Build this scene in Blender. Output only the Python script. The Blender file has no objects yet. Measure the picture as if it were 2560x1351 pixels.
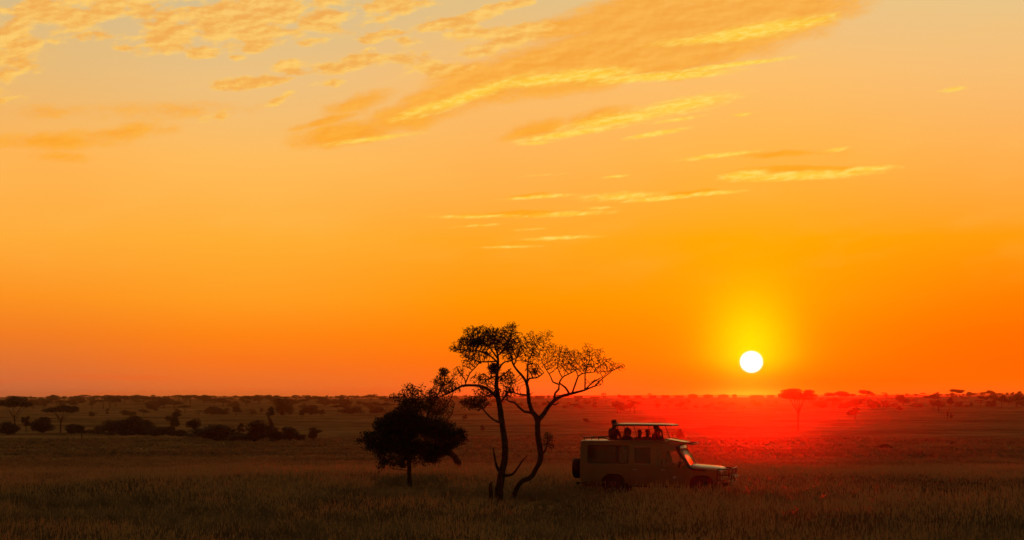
import bpy, bmesh, math, random
import numpy as np
from mathutils import Vector, Matrix, noise

random.seed(7)
RNG = np.random.default_rng(11)
SC = bpy.context.scene
C = SC.collection
PI = math.pi

# ------------------------------------------------------------------ camera geometry
W0, H0 = 2560.0, 1351.0          # pixel frame in which the photograph was measured
F = 4978.0                       # focal length in those pixels
HOR = 990.0                      # row of the level horizon
CAMZ = 3.65
PITCH = math.atan((HOR - H0 / 2) / F)

def ray(px, py):
    dx = (px - W0 / 2) / F
    dv = (H0 / 2 - py) / F
    return Vector((dx, math.cos(PITCH) - dv * math.sin(PITCH), math.sin(PITCH) + dv * math.cos(PITCH)))

def at(px, py, Y):
    r = ray(px, py)
    return Vector((r.x, r.y, r.z)) * (Y / r.y) + Vector((0, 0, CAMZ))

# ------------------------------------------------------------------ terrain
_R = np.array([0, 47, 72, 84, 100, 150, 200, 300, 450, 650, 850, 1100, 1500, 1950, 2400, 2700, 3400, 12000.])
_Z = np.array([0, 0, 0, -.15, -.6, -2.2, -3.75, -6.2, -8.3, -9.5, -10., -9.6, -8.2, -4.2, -.15, -.2, -4, -8.])
def ground_z(x, y):
    r = math.hypot(x, y)
    z = float(np.interp(r, _R, _Z))
    a = math.atan2(x, max(y, 1e-3)) if y > 0 else 0
    a = max(-.3, min(.3, a))
    t = max(0, min(1, (r - 900) / 1400)); t = t * t * (3 - 2 * t)
    z += t * (a + .06) * 9.5 * (1 if r < 2700 else max(0, 1 - (r - 2700) / 900))
    k = min(1, max(0, (r - 20) / 60))
    z += k * .16 * (noise.noise(Vector((x * .035, y * .03, 1.3)))) + .05 * noise.noise(Vector((x * .16, y * .16, 4)))
    if r > 250:
        z += min(1, (r - 250) / 300) * .6 * noise.noise(Vector((x * .006, y * .006, 9)))
    return z

def ground_hit(px, py):
    r = ray(px, py); r = r / r.y
    Y = 30.0
    while Y < 4000:
        p = r * Y
        if CAMZ + p.z <= ground_z(p.x, p.y):
            return Vector((p.x, p.y, ground_z(p.x, p.y)))
        Y *= 1.006
    p = r * 2420
    return Vector((p.x, p.y, ground_z(p.x, p.y)))

def ground_at(px, Y):
    x = (px - W0 / 2) / F * Y / math.cos(PITCH)
    return Vector((x, Y, ground_z(x, Y)))

SUN_DIR = ray(1875, 906).normalized()

# ------------------------------------------------------------------ object helpers
def lin(r, g, b):
    f = lambda c: (c / 255 / 12.92) if c / 255 <= .04045 else ((c / 255 + .055) / 1.055) ** 2.4
    return (f(r), f(g), f(b), 1)

def tag(o, label=None, cat=None, group=None, kind=None):
    if label: o['label'] = label
    if cat: o['category'] = cat
    if group: o['group'] = group
    if kind: o['kind'] = kind
    return o

def mesh_obj(name, verts, faces, mat, parent=None, smooth=False):
    me = bpy.data.meshes.new(name)
    me.from_pydata([tuple(v) for v in verts], [], [tuple(int(i) for i in f) for f in faces])
    if isinstance(mat, (list, tuple)):
        for m in mat: me.materials.append(m)
    elif mat: me.materials.append(mat)
    if smooth:
        me.polygons.foreach_set('use_smooth', [True] * len(me.polygons))
    o = bpy.data.objects.new(name, me); C.objects.link(o)
    if parent: o.parent = parent
    return o

def bm_obj(name, bm, mat, parent=None, smooth=False):
    bmesh.ops.recalc_face_normals(bm, faces=bm.faces)
    me = bpy.data.meshes.new(name); bm.to_mesh(me); bm.free()
    if isinstance(mat, (list, tuple)):
        for m in mat: me.materials.append(m)
    elif mat: me.materials.append(mat)
    if smooth:
        me.polygons.foreach_set('use_smooth', [True] * len(me.polygons))
    o = bpy.data.objects.new(name, me); C.objects.link(o)
    if parent: o.parent = parent
    return o

def empty(name, loc=(0, 0, 0), rz=0):
    o = bpy.data.objects.new(name, None); C.objects.link(o)
    o.location = loc; o.rotation_euler = (0, 0, rz); o.empty_display_size = .2
    return o

def copy_tree(o, parent=None):
    c = o.copy(); C.objects.link(c)
    c.parent = parent
    for ch in list(o.children): copy_tree(ch, c)
    return c

# ------------------------------------------------------------------ materials
def new_mat(name):
    m = bpy.data.materials.new(name); m.use_nodes = True
    nt = m.node_tree; b = nt.nodes['Principled BSDF']
    return m, nt, b

def simple_mat(name, c1, c2=None, rough=.8, metal=0, scale=6, bump=0, spec=.5, coat=0, det=4):
    m, nt, b = new_mat(name)
    b.inputs['Roughness'].default_value = rough
    b.inputs['Metallic'].default_value = metal
    b.inputs['Specular IOR Level'].default_value = spec
    b.inputs['Coat Weight'].default_value = coat
    b.inputs['Coat Roughness'].default_value = .15
    tc = nt.nodes.new('ShaderNodeTexCoord')
    nz = nt.nodes.new('ShaderNodeTexNoise'); nz.inputs['Scale'].default_value = scale
    nz.inputs['Detail'].default_value = det
    nt.links.new(tc.outputs['Object'], nz.inputs['Vector'])
    r = nt.nodes.new('ShaderNodeValToRGB')
    r.color_ramp.elements[0].position = .35; r.color_ramp.elements[1].position = .68
    r.color_ramp.elements[0].color = (*c1, 1); r.color_ramp.elements[1].color = (*(c2 or c1), 1)
    nt.links.new(nz.outputs['Fac'], r.inputs[0]); nt.links.new(r.outputs[0], b.inputs['Base Color'])
    if bump:
        bp = nt.nodes.new('ShaderNodeBump'); bp.inputs['Strength'].default_value = bump
        nt.links.new(nz.outputs['Fac'], bp.inputs['Height']); nt.links.new(bp.outputs[0], b.inputs['Normal'])
    return m

def leaf_mat(name, c1, c2, trans=.25):
    m, nt, b = new_mat(name)
    b.inputs['Roughness'].default_value = .75
    b.inputs['Specular IOR Level'].default_value = .2
    geo = nt.nodes.new('ShaderNodeNewGeometry')
    r = nt.nodes.new('ShaderNodeValToRGB')
    r.color_ramp.elements[0].color = (*c1, 1); r.color_ramp.elements[1].color = (*c2, 1)
    nt.links.new(geo.outputs['Random Per Island'], r.inputs[0])
    nt.links.new(r.outputs[0], b.inputs['Base Color'])
    tr = nt.nodes.new('ShaderNodeBsdfTranslucent'); nt.links.new(r.outputs[0], tr.inputs['Color'])
    mx = nt.nodes.new('ShaderNodeMixShader'); mx.inputs[0].default_value = trans
    out = nt.nodes['Material Output']
    nt.links.new(b.outputs[0], mx.inputs[1]); nt.links.new(tr.outputs[0], mx.inputs[2]); nt.links.new(mx.outputs[0], out.inputs[0])
    return m

BARK = simple_mat('bark', (.035, .026, .018), (.075, .055, .038), rough=.95, scale=9, bump=.6, spec=.1)
LEAF = leaf_mat('acacia_leaf', (.022, .03, .012), (.05, .055, .022), .12)
LEAF_DARK = leaf_mat('bush_leaf', (.016, .024, .010), (.038, .044, .02), .05)

# ------------------------------------------------------------------ node maths helper
class NT:
    def __init__(s, nt): s.nt = nt
    def n(s, t, **kw):
        nd = s.nt.nodes.new(t)
        for k, v in kw.items(): setattr(nd, k, v)
        return nd
    def m(s, op, a, b=None, c=None, clamp=False):
        nd = s.nt.nodes.new('ShaderNodeMath'); nd.operation = op; nd.use_clamp = clamp
        for i, v in enumerate((a, b, c)):
            if v is None: continue
            if isinstance(v, (int, float)): nd.inputs[i].default_value = v
            else: s.nt.links.new(v, nd.inputs[i])
        return nd.outputs[0]
    def smooth(s, x, lo, hi, a=0., b=1.):
        nd = s.nt.nodes.new('ShaderNodeMapRange'); nd.interpolation_type = 'SMOOTHSTEP'
        nd.inputs[1].default_value = lo; nd.inputs[2].default_value = hi
        nd.inputs[3].default_value = a; nd.inputs[4].default_value = b
        s.nt.links.new(x, nd.inputs[0]); return nd.outputs[0]
    def mix(s, f, a, b, mode='MIX'):
        nd = s.nt.nodes.new('ShaderNodeMix'); nd.data_type = 'RGBA'; nd.blend_type = mode
        for i, v in ((0, f), (6, a), (7, b)):
            if isinstance(v, (int, float)): nd.inputs[i].default_value = v
            elif isinstance(v, (tuple, list)): nd.inputs[i].default_value = v
            else: s.nt.links.new(v, nd.inputs[i])
        return nd.outputs[2]
    def ramp(s, x, stops, interp='LINEAR'):
        nd = s.nt.nodes.new('ShaderNodeValToRGB'); cr = nd.color_ramp; cr.interpolation = interp
        while len(cr.elements) < len(stops): cr.elements.new(.5)
        for e, (p, c) in zip(cr.elements, stops): e.position = p; e.color = c
        s.nt.links.new(x, nd.inputs[0]); return nd.outputs[0]
    def xyz(s, x, y, z=0.):
        nd = s.nt.nodes.new('ShaderNodeCombineXYZ')
        for i, v in enumerate((x, y, z)):
            if isinstance(v, (int, float)): nd.inputs[i].default_value = v
            else: s.nt.links.new(v, nd.inputs[i])
        return nd.outputs[0]
    def noise(s, vec, scale=1., det=6., rough=.55, dist=0.):
        nd = s.nt.nodes.new('ShaderNodeTexNoise')
        nd.inputs['Scale'].default_value = scale; nd.inputs['Detail'].default_value = det
        nd.inputs['Roughness'].default_value = rough; nd.inputs['Distortion'].default_value = dist
        s.nt.links.new(vec, nd.inputs['Vector']); return nd.outputs['Fac']
# ------------------------------------------------------------------ sky
def build_world():
    w = bpy.data.worlds.new("World"); SC.world = w; w.use_nodes = True
    nt = w.node_tree; N = NT(nt)
    bg = nt.nodes['Background']; out = nt.nodes['World Output']
    tc = N.n('ShaderNodeTexCoord')
    sep = N.n('ShaderNodeSeparateXYZ'); nt.links.new(tc.outputs['Generated'], sep.inputs[0])
    X, Y, Z = sep.outputs
    az = N.m('ARCTAN2', X, Y)
    el = N.m('ARCSINE', Z)
    u = N.m('MULTIPLY', az, F)          # azimuth, in units of 1/4978 rad, from the view's centre line
    v = N.m('MULTIPLY', el, F)          # elevation in the same unit
    t = N.m('DIVIDE', v, 1000., clamp=True)
    P = [0, .04, .09, .15, .24, .39, .59, .79, .99]
    cols = {
     -1280: [(196,104,66),(212,108,56),(226,114,46),(242,124,34),(253,146,32),(255,172,58),(255,180,84),(232,186,118),(214,186,136)],
     -640:  [(226,110,50),(238,112,40),(250,118,26),(255,132,18),(255,156,32),(255,174,52),(255,188,92),(236,192,128),(214,190,142)],
     0:     [(240,104,42),(252,108,24),(255,114,6),(255,128,0),(255,148,0),(255,166,34),(255,180,84),(250,190,112),(226,192,134)],
     600:   [(255,106,0),(255,103,0),(255,106,0),(255,120,0),(255,142,0),(255,160,0),(255,178,70),(253,190,108),(234,196,138)],
     1280:  [(255,112,22),(255,106,0),(255,102,0),(255,108,0),(255,126,0),(255,156,12),(255,176,80),(248,190,116),(232,198,138)]}
    ks = sorted(cols); col = None
    for i, k in enumerate(ks):
        r = N.ramp(t, [(p, lin(*c)) for p, c in zip(P, cols[k])])
        col = r if col is None else N.mix(N.smooth(u, ks[i - 1], k), col, r)
    # soft dark streaks low over the horizon
    sv = N.xyz(N.m('DIVIDE', u, 420.), N.m('DIVIDE', v, 26.))
    st = N.noise(sv, 1., 3.)
    low = N.smooth(v, 0, 160, 1, 0)
    col = N.mix(N.m('MULTIPLY', N.m('MULTIPLY', N.smooth(st, .5, .8), low), .35), col, lin(255, 84, 0))
    # yellow aureole
    su, sv_ = (1875 - 1280), 84.
    du = N.m('SUBTRACT', u, su); dv = N.m('SUBTRACT', v, sv_)
    r2 = N.m('SQRT', N.m('ADD', N.m('POWER', du, 2.), N.m('POWER', N.m('MULTIPLY', dv, 1.05), 2.)))
    dv2 = N.m('MULTIPLY', N.m('SUBTRACT', v, sv_ + 42), .8)
    r3 = N.m('SQRT', N.m('ADD', N.m('POWER', du, 2.), N.m('POWER', dv2, 2.)))
    g = N.m('POWER', 2.718, N.m('MULTIPLY', N.m('POWER', N.m('DIVIDE', r3, 100.), 2.), -1.))
    g2 = N.m('POWER', 2.718, N.m('MULTIPLY', N.m('DIVIDE', r3, 190.), -1.))
    gg = N.m('MULTIPLY', N.m('ADD', N.m('MULTIPLY', g, .62), N.m('MULTIPLY', g2, .31)), N.smooth(v, 12, 105), clamp=True)
    col = N.mix(gg, col, (1.0, .78, 0.0, 1))
    # ---- clouds
    base = N.xyz(u, v, 0.)
    wn = N.n('ShaderNodeTexNoise'); wn.inputs['Scale'].default_value = 1.; wn.inputs['Detail'].default_value = 5
    nt.links.new(N.xyz(N.m('DIVIDE', u, 130.), N.m('DIVIDE', v, 55.)), wn.inputs['Vector'])
    vm = N.n('ShaderNodeVectorMath', operation='SUBTRACT'); nt.links.new(wn.outputs['Color'], vm.inputs[0]); vm.inputs[1].default_value = (.5, .5, .5)
    def warp(sx, sy):
        a = N.n('ShaderNodeVectorMath', operation='MULTIPLY'); nt.links.new(vm.outputs[0], a.inputs[0]); a.inputs[1].default_value = (sx, sy, 0)
        b = N.n('ShaderNodeVectorMath', operation='ADD'); nt.links.new(base, b.inputs[0]); nt.links.new(a.outputs[0], b.inputs[1]); return b.outputs[0]
    def field(vec, blobs):
        acc = None
        for (cx, cy, L, Wd, ang, s) in blobs:
            mp = N.n('ShaderNodeMapping', vector_type='TEXTURE')
            mp.inputs['Location'].default_value = (cx - 1280, 990 - cy, 0)
            mp.inputs['Rotation'].default_value = (0, 0, math.radians(ang))
            mp.inputs['Scale'].default_value = (L, Wd, 1)
            nt.links.new(vec, mp.inputs['Vector'])
            gr = N.n('ShaderNodeTexGradient', gradient_type='SPHERICAL'); nt.links.new(mp.outputs[0], gr.inputs[0])
            q = gr.outputs['Fac'] if s == 1 else N.m('MULTIPLY', gr.outputs['Fac'], s)
            acc = q if acc is None else N.m('MAXIMUM', acc, q)
        return acc
    rot = N.n('ShaderNodeMapping', vector_type='TEXTURE'); rot.inputs['Rotation'].default_value = (0, 0, math.radians(9))
    nt.links.new(base, rot.inputs['Vector'])
    def nz(sx, sy, det=7., rough=.58, off=0.):
        mp = N.n('ShaderNodeMapping'); mp.inputs['Scale'].default_value = (1 / sx, 1 / sy, 1); mp.inputs['Location'].default_value = (off, off * .7, off)
        nt.links.new(rot.outputs[0], mp.inputs['Vector']); return N.noise(mp.outputs[0], 1., det, rough)
    puff = nz(95, 38, 8., .6); fine = nz(34, 9, 5., .6, 3.); broad = nz(300, 90, 4., .5, 8.); puff2 = nz(26, 11, 5., .62, 5.)
    def nzo(sx, sy, det, rough, dx, dy):
        mp = N.n('ShaderNodeMapping'); mp.inputs['Scale'].default_value = (1 / sx, 1 / sy, 1); mp.inputs['Location'].default_value = (dx / sx, dy / sy, 0)
        nt.links.new(rot.outputs[0], mp.inputs['Vector']); return N.noise(mp.outputs[0], 1., det, rough)
    lit = N.m('SUBTRACT', puff, nzo(95, 38, 8., .6, 9., -9.))
    # A: broken puffy field, upper left and along the top
    A = [(40,140,110,120,0,1),(100,60,160,60,10,1),(230,55,160,70,20,.9),(370,35,120,45,15,1),(330,5,130,30,0,.8),
         (620,45,330,75,8,1.15),(420,110,150,48,8,1),(620,100,200,50,6,1),(800,60,130,60,0,1),(640,0,260,60,0,1),(505,147,75,20,5,1),(600,152,30,12,5,.9),
         (650,120,80,22,4,1),(780,108,60,18,4,.8),(240,105,110,22,2,.8),(310,135,30,14,0,.7),(160,127,40,14,0,.6),
         (610,212,140,24,5,1),(720,180,90,26,5,1),(830,172,90,26,4,1),(900,150,90,26,8,.9),(820,215,60,16,4,.7),(1000,145,110,26,6,.9),(1080,175,120,26,6,.8),
         (940,55,90,26,5,.75),(1000,20,120,36,4,.8),(980,85,80,20,4,.7),(1080,70,110,20,5,.75),(930,105,60,16,4,.6),(1010,110,60,16,4,.6),(30,215,60,12,0,.8),(20,250,50,14,-8,.8),(80,185,30,10,0,.6),
         (700,257,60,16,14,.85),(545,305,70,20,14,.7),(20,272,80,18,0,.7),
         (1180,45,180,26,9,1),(1260,20,120,22,9,1),(1160,90,140,30,9,.9),(1280,95,150,36,12,1),(1220,128,140,20,4,.7)]
    # B: long orange banks
    B = [(860,338,180,34,9,1.1),(1000,300,170,40,12,1),(820,305,130,12,14,.9),(900,262,120,26,16,.85),(1100,255,190,48,16,1),(1220,210,230,60,14,1.1),
         (1420,170,330,75,8,1.3),(1700,95,460,90,8,1.5),(1840,40,380,75,4,1.5),(1620,150,340,58,6,1.4),(1960,70,190,34,8,1.2),(1460,65,240,36,10,1.2),(1650,25,300,50,8,1.4),(2080,2,120,10,3,.8),
         (1150,180,130,26,8,.9),(140,372,240,30,2,.75),(300,345,220,26,6,.7),(160,410,130,14,-2,.55),(420,290,320,34,3,.5),(120,300,160,24,2,.5),
         (1340,326,120,26,12,.9),(1480,300,150,26,10,.85),(2020,432,190,11,0,1.2),(1960,390,170,11,1,.75),(1720,488,110,9,4,1.15),(1300,536,190,8,1,1),(1320,490,70,6,4,.9),(1290,610,130,10,3,.9),(1540,497,70,9,2,.6)]
    # Y: bright, sun-lit yellow edges and streaks
    Yb = [(1180,240,180,18,20,1),(1060,275,120,14,18,.8),(1380,200,200,18,6,1),(1480,190,130,22,3,1),(1660,196,220,13,4,1.1),(1830,170,180,8,6,1.1),(1900,85,200,22,8,1.1),(1800,105,200,14,4,.9),(2030,68,80,8,16,1),
          (930,350,150,8,8,.8),(1700,270,170,26,10,.95),(1560,300,190,22,9,.95),(1430,335,160,12,8,1),(1340,358,60,8,4,.8),(1640,338,86,8,10,1.1),(1700,302,80,7,8,.8),(1858,293,32,5,5,.9),
          (1800,393,100,7,6,1.1),(2085,383,36,7,10,.8),(1860,443,70,13,6,1.1),(2010,446,200,13,2,1.15),(2160,433,90,10,3,.9),(1540,443,42,4,4,1),(1350,493,110,6,3,.9),(1560,493,130,14,2,.8),(1660,498,100,7,5,1.15),(1780,487,90,6,4,1.15),
          (1200,542,150,6,1,.8),(1420,536,140,8,3,.8),(1200,564,80,5,4,.6),(1500,521,60,6,3,.6),(1400,596,110,6,3,.9),(1280,618,90,5,1,.7),(2375,243,48,8,6,.8),(1350,440,100,5,4,.4),(1320,574,80,5,3,.5)]
    fA = field(warp(90, 34), A); fB = field(warp(70, 26), [(a, b, c * 1.12, d * 1.3, e, f) for a, b, c, d, e, f in B]); fY = field(warp(34, 7), [(a, b, c * 1.4, d * 1.3, e, f) for a, b, c, d, e, f in Yb])
    aA = N.smooth(N.m('ADD', N.m('ADD', N.m('MULTIPLY', fA, .8), N.m('MULTIPLY', N.m('SUBTRACT', puff, .5), 2.0)), N.m('MULTIPLY', N.m('SUBTRACT', puff2, .5), .45)), .1, .48)
    aA = N.m('MULTIPLY', aA, N.smooth(fA, .0, .22))
    aB = N.m('ADD', N.m('MULTIPLY', fB, .95), N.m('MULTIPLY', N.m('SUBTRACT', puff, .5), 1.05))
    aB = N.m('ADD', aB, N.m('MULTIPLY', N.m('SUBTRACT', puff2, .5), .35))
    aB = N.m('MULTIPLY', N.smooth(aB, .06, .7), N.smooth(fB, .0, .3))
    aY = N.m('ADD', fY, N.m('MULTIPLY', N.m('SUBTRACT', fine, .5), .65))
    aY = N.m('MULTIPLY', N.smooth(aY, .12, .85), N.smooth(fY, .0, .3))
    high = N.smooth(v, 500, 850)
    cA1 = N.mix(high, lin(255, 196, 84), lin(255, 205, 106))
    cA2 = N.mix(high, lin(255, 170, 50), lin(243, 170, 76))
    cA = N.mix(N.smooth(N.m('ADD', N.m('MULTIPLY', lit, -2.3), N.m('ADD', N.m('MULTIPLY', puff, .6), N.m('MULTIPLY', aA, .25))), .2, .85), cA1, cA2)
    cB = N.mix(high, lin(255, 158, 16), lin(246, 160, 42))
    cB = N.mix(N.smooth(N.m('ADD', lit, N.m('MULTIPLY', N.m('SUBTRACT', puff, .5), .5)), -.3, .34), cB, N.mix(high, lin(255, 172, 30), lin(255, 182, 70)))
    cY = N.mix(N.smooth(fine, .38, .66), lin(255, 204, 60), lin(255, 224, 104))
    col = N.mix(N.m('MULTIPLY', aB, .86), col, cB)
    col = N.mix(N.m('MULTIPLY', aA, .92), col, cA)
    col = N.mix(N.m('MULTIPLY', aY, .86), col, cY)
    # faint high veil variation
    col = N.mix(N.m('MULTIPLY', N.m('MULTIPLY', N.smooth(broad, .45, .75), .12), N.smooth(v, 200, 420)), col, lin(255, 196, 96))
    # ---- away from the sunset the sky is dim and blue-grey
    dt = N.n('ShaderNodeVectorMath', operation='DOT_PRODUCT'); nt.links.new(tc.outputs['Generated'], dt.inputs[0]); dt.inputs[1].default_value = SUN_DIR
    ang = N.m('ARCCOSINE', dt.outputs['Value'])
    ny = N.n('ShaderNodeTexSky'); ny.sky_type = 'NISHITA'; ny.sun_disc = False
    ny.sun_elevation = math.asin(SUN_DIR.z); ny.sun_rotation = math.atan2(SUN_DIR.x, SUN_DIR.y)
    nsk = N.mix(1., ny.outputs[0], (SKY_K * 1.45, SKY_K * .8, SKY_K * .38, 1), 'MULTIPLY')
    fade = N.smooth(ang, .4, 1.45)
    col = N.mix(fade, col, nsk)
    # sun's disc
    disc = N.smooth(r2, 24.5, 31., 1, 0)
    col = N.mix(disc, col, (1.5, 1.4, 1.3, 1))
    # below the horizon: only earth-coloured
    col = N.mix(N.smooth(v, -260, -20, 1, 0), col, (.03, .012, .005, 1))
    nt.links.new(col, bg.inputs['Color']); bg.inputs['Strength'].default_value = 1.0
    w.cycles.sampling_method = 'MANUAL'; w.cycles.sample_map_resolution = 1024

SKY_K = .085
build_world()

sun = bpy.data.lights.new('sun', 'SUN'); so = bpy.data.objects.new('sun', sun); C.objects.link(so)
sun.energy = .72; sun.angle = math.radians(.5); sun.color = (1.0, .004, 0.0)
so.rotation_euler = SUN_DIR.to_track_quat('Z', 'Y').to_euler()

cam = bpy.data.cameras.new('camera'); co = bpy.data.objects.new('camera', cam); C.objects.link(co)
co.location = (0, 0, CAMZ); co.rotation_euler = (PI / 2 + PITCH, 0, 0)
cam.sensor_width = 36; cam.lens = F / W0 * 36; cam.clip_start = .5; cam.clip_end = 40000
SC.camera = co
SC.view_settings.view_transform = 'Standard'; SC.view_settings.look = 'None'; SC.view_settings.exposure = 0; SC.view_settings.gamma = 1

# ------------------------------------------------------------------ ground sheet
def ground_material():
    m, nt, b = new_mat('savannah_soil'); N = NT(nt)
    tc = N.n('ShaderNodeTexCoord')
    P = tc.outputs['Object']
    n1 = N.noise(P, .035, 5., .6); n2 = N.noise(P, .35, 6., .65); n3 = N.noise(P, 3., 4., .6)
    n0 = N.noise(P, .006, 4., .6)
    f = N.m('ADD', N.m('ADD', N.m('MULTIPLY', n1, .5), N.m('MULTIPLY', n2, .25)), N.m('ADD', N.m('MULTIPLY', n0, .35), N.m('MULTIPLY', n3, .12)))
    n4 = N.noise(P, .018, 6., .62, .6); n5 = N.noise(P, .11, 5., .6, .4)
    f = N.m('ADD', N.m('MULTIPLY', f, .6), N.m('ADD', N.m('MULTIPLY', N.m('SUBTRACT', n4, .5), 1.1), N.m('ADD', N.m('MULTIPLY', N.m('SUBTRACT', n5, .5), .7), .24)))
    c = N.ramp(f, [(.38, (.05, .034, .016, 1)), (.55, (.15, .092, .042, 1)), (.68, (.24, .145, .064, 1)), (.85, (.34, .205, .09, 1))])
    nt.links.new(c, b.inputs['Base Color'])
    b.inputs['Roughness'].default_value = 1; b.inputs['Specular IOR Level'].default_value = 0
    bp = N.n('ShaderNodeBump'); bp.inputs['Strength'].default_value = .2; bp.inputs['Distance'].default_value = .3
    nt.links.new(n2, bp.inputs['Height']); nt.links.new(bp.outputs[0], b.inputs['Normal'])
    return m

def build_ground():
    az = np.concatenate([np.radians(np.arange(-180, -40, 5.)), np.radians(np.arange(-40, 40, .4)), np.radians(np.arange(40, 180, 5.))])
    rr = np.concatenate([[1.5, 8, 20, 32], np.geomspace(42, 2500, 170), np.linspace(2560, 3600, 12), [4500, 6000, 8000, 9500]])
    vs = [(0, 0, ground_z(0, 0))]; n = len(az)
    for r in rr:
        for a in az:
            x, y = r * math.sin(a), r * math.cos(a); vs.append((x, y, ground_z(x, y)))
    fs = [(0, 1 + (j + 1) % n, 1 + j) for j in range(n)]
    for i in range(len(rr) - 1):
        for j in range(n):
            a, b_ = 1 + i * n + j, 1 + i * n + (j + 1) % n
            fs.append((a, b_, b_ + n, a + n))
    o = mesh_obj('ground', vs, fs, ground_material(), smooth=True)
    tag(o, kind='structure')
build_ground()

def build_hills():
    vs, fs = [], []
    n = 260
    for i in range(n + 1):
        a = math.radians(-34 + 68 * i / n)
        t = (a + .6) / 1.2
        hgt = -8.5 + 25 * t + 2.6 * noise.noise(Vector((a * 9, 3, 0))) + 1.0 * noise.noise(Vector((a * 45, 7, 0)))
        for (r, k) in ((6600, -9.), (7000, None), (7500, .7), (8300, -9.)):
            z = k if k is not None and k < 0 else hgt * (1 if k is None else k)
            vs.append((r * math.sin(a), r * math.cos(a), z))
    for i in range(n):
        for j in range(3):
            p = i * 4 + j; fs.append((p, p + 1, p + 5, p + 4))
    m = simple_mat('distant_hill', (.05, .04, .03), (.09, .07, .05), scale=.01, rough=1, spec=0)
    tag(mesh_obj('hills', vs, fs, m, smooth=True), kind='structure')
build_hills()

def build_haze():
    lo, hi, R = -14.5, 18.5, 9800.
    v = [(x, y, z) for z in (lo, hi) for x, y in ((-R, -R), (R, -R), (R, R), (-R, R))]
    f = [(3, 2, 1, 0), (4, 5, 6, 7), (0, 1, 5, 4), (1, 2, 6, 5), (2, 3, 7, 6), (3, 0, 4, 7)]
    m = bpy.data.materials.new('haze_air'); m.use_nodes = True; nt = m.node_tree
    nt.nodes.remove(nt.nodes['Principled BSDF'])
    pv = nt.nodes.new('ShaderNodeVolumePrincipled')
    pv.inputs['Color'].default_value = (1, .86, .72, 1)
    pv.inputs['Density'].default_value = HAZE_D
    pv.inputs['Anisotropy'].default_value = HAZE_G
    nt.links.new(pv.outputs[0], nt.nodes['Material Output'].inputs['Volume'])
    o = mesh_obj('haze', v, f, m); tag(o, kind='stuff')
HAZE_D = .00008; HAZE_G = .983
build_haze()
# ------------------------------------------------------------------ trees
def frame_of(d):
    d = d / (np.linalg.norm(d) + 1e-9)
    h = np.array([0, 0, 1.]) if abs(d[2]) < .9 else np.array([1., 0, 0])
    a = np.cross(d, h); a /= np.linalg.norm(a)
    return a, np.cross(d, a)

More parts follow.
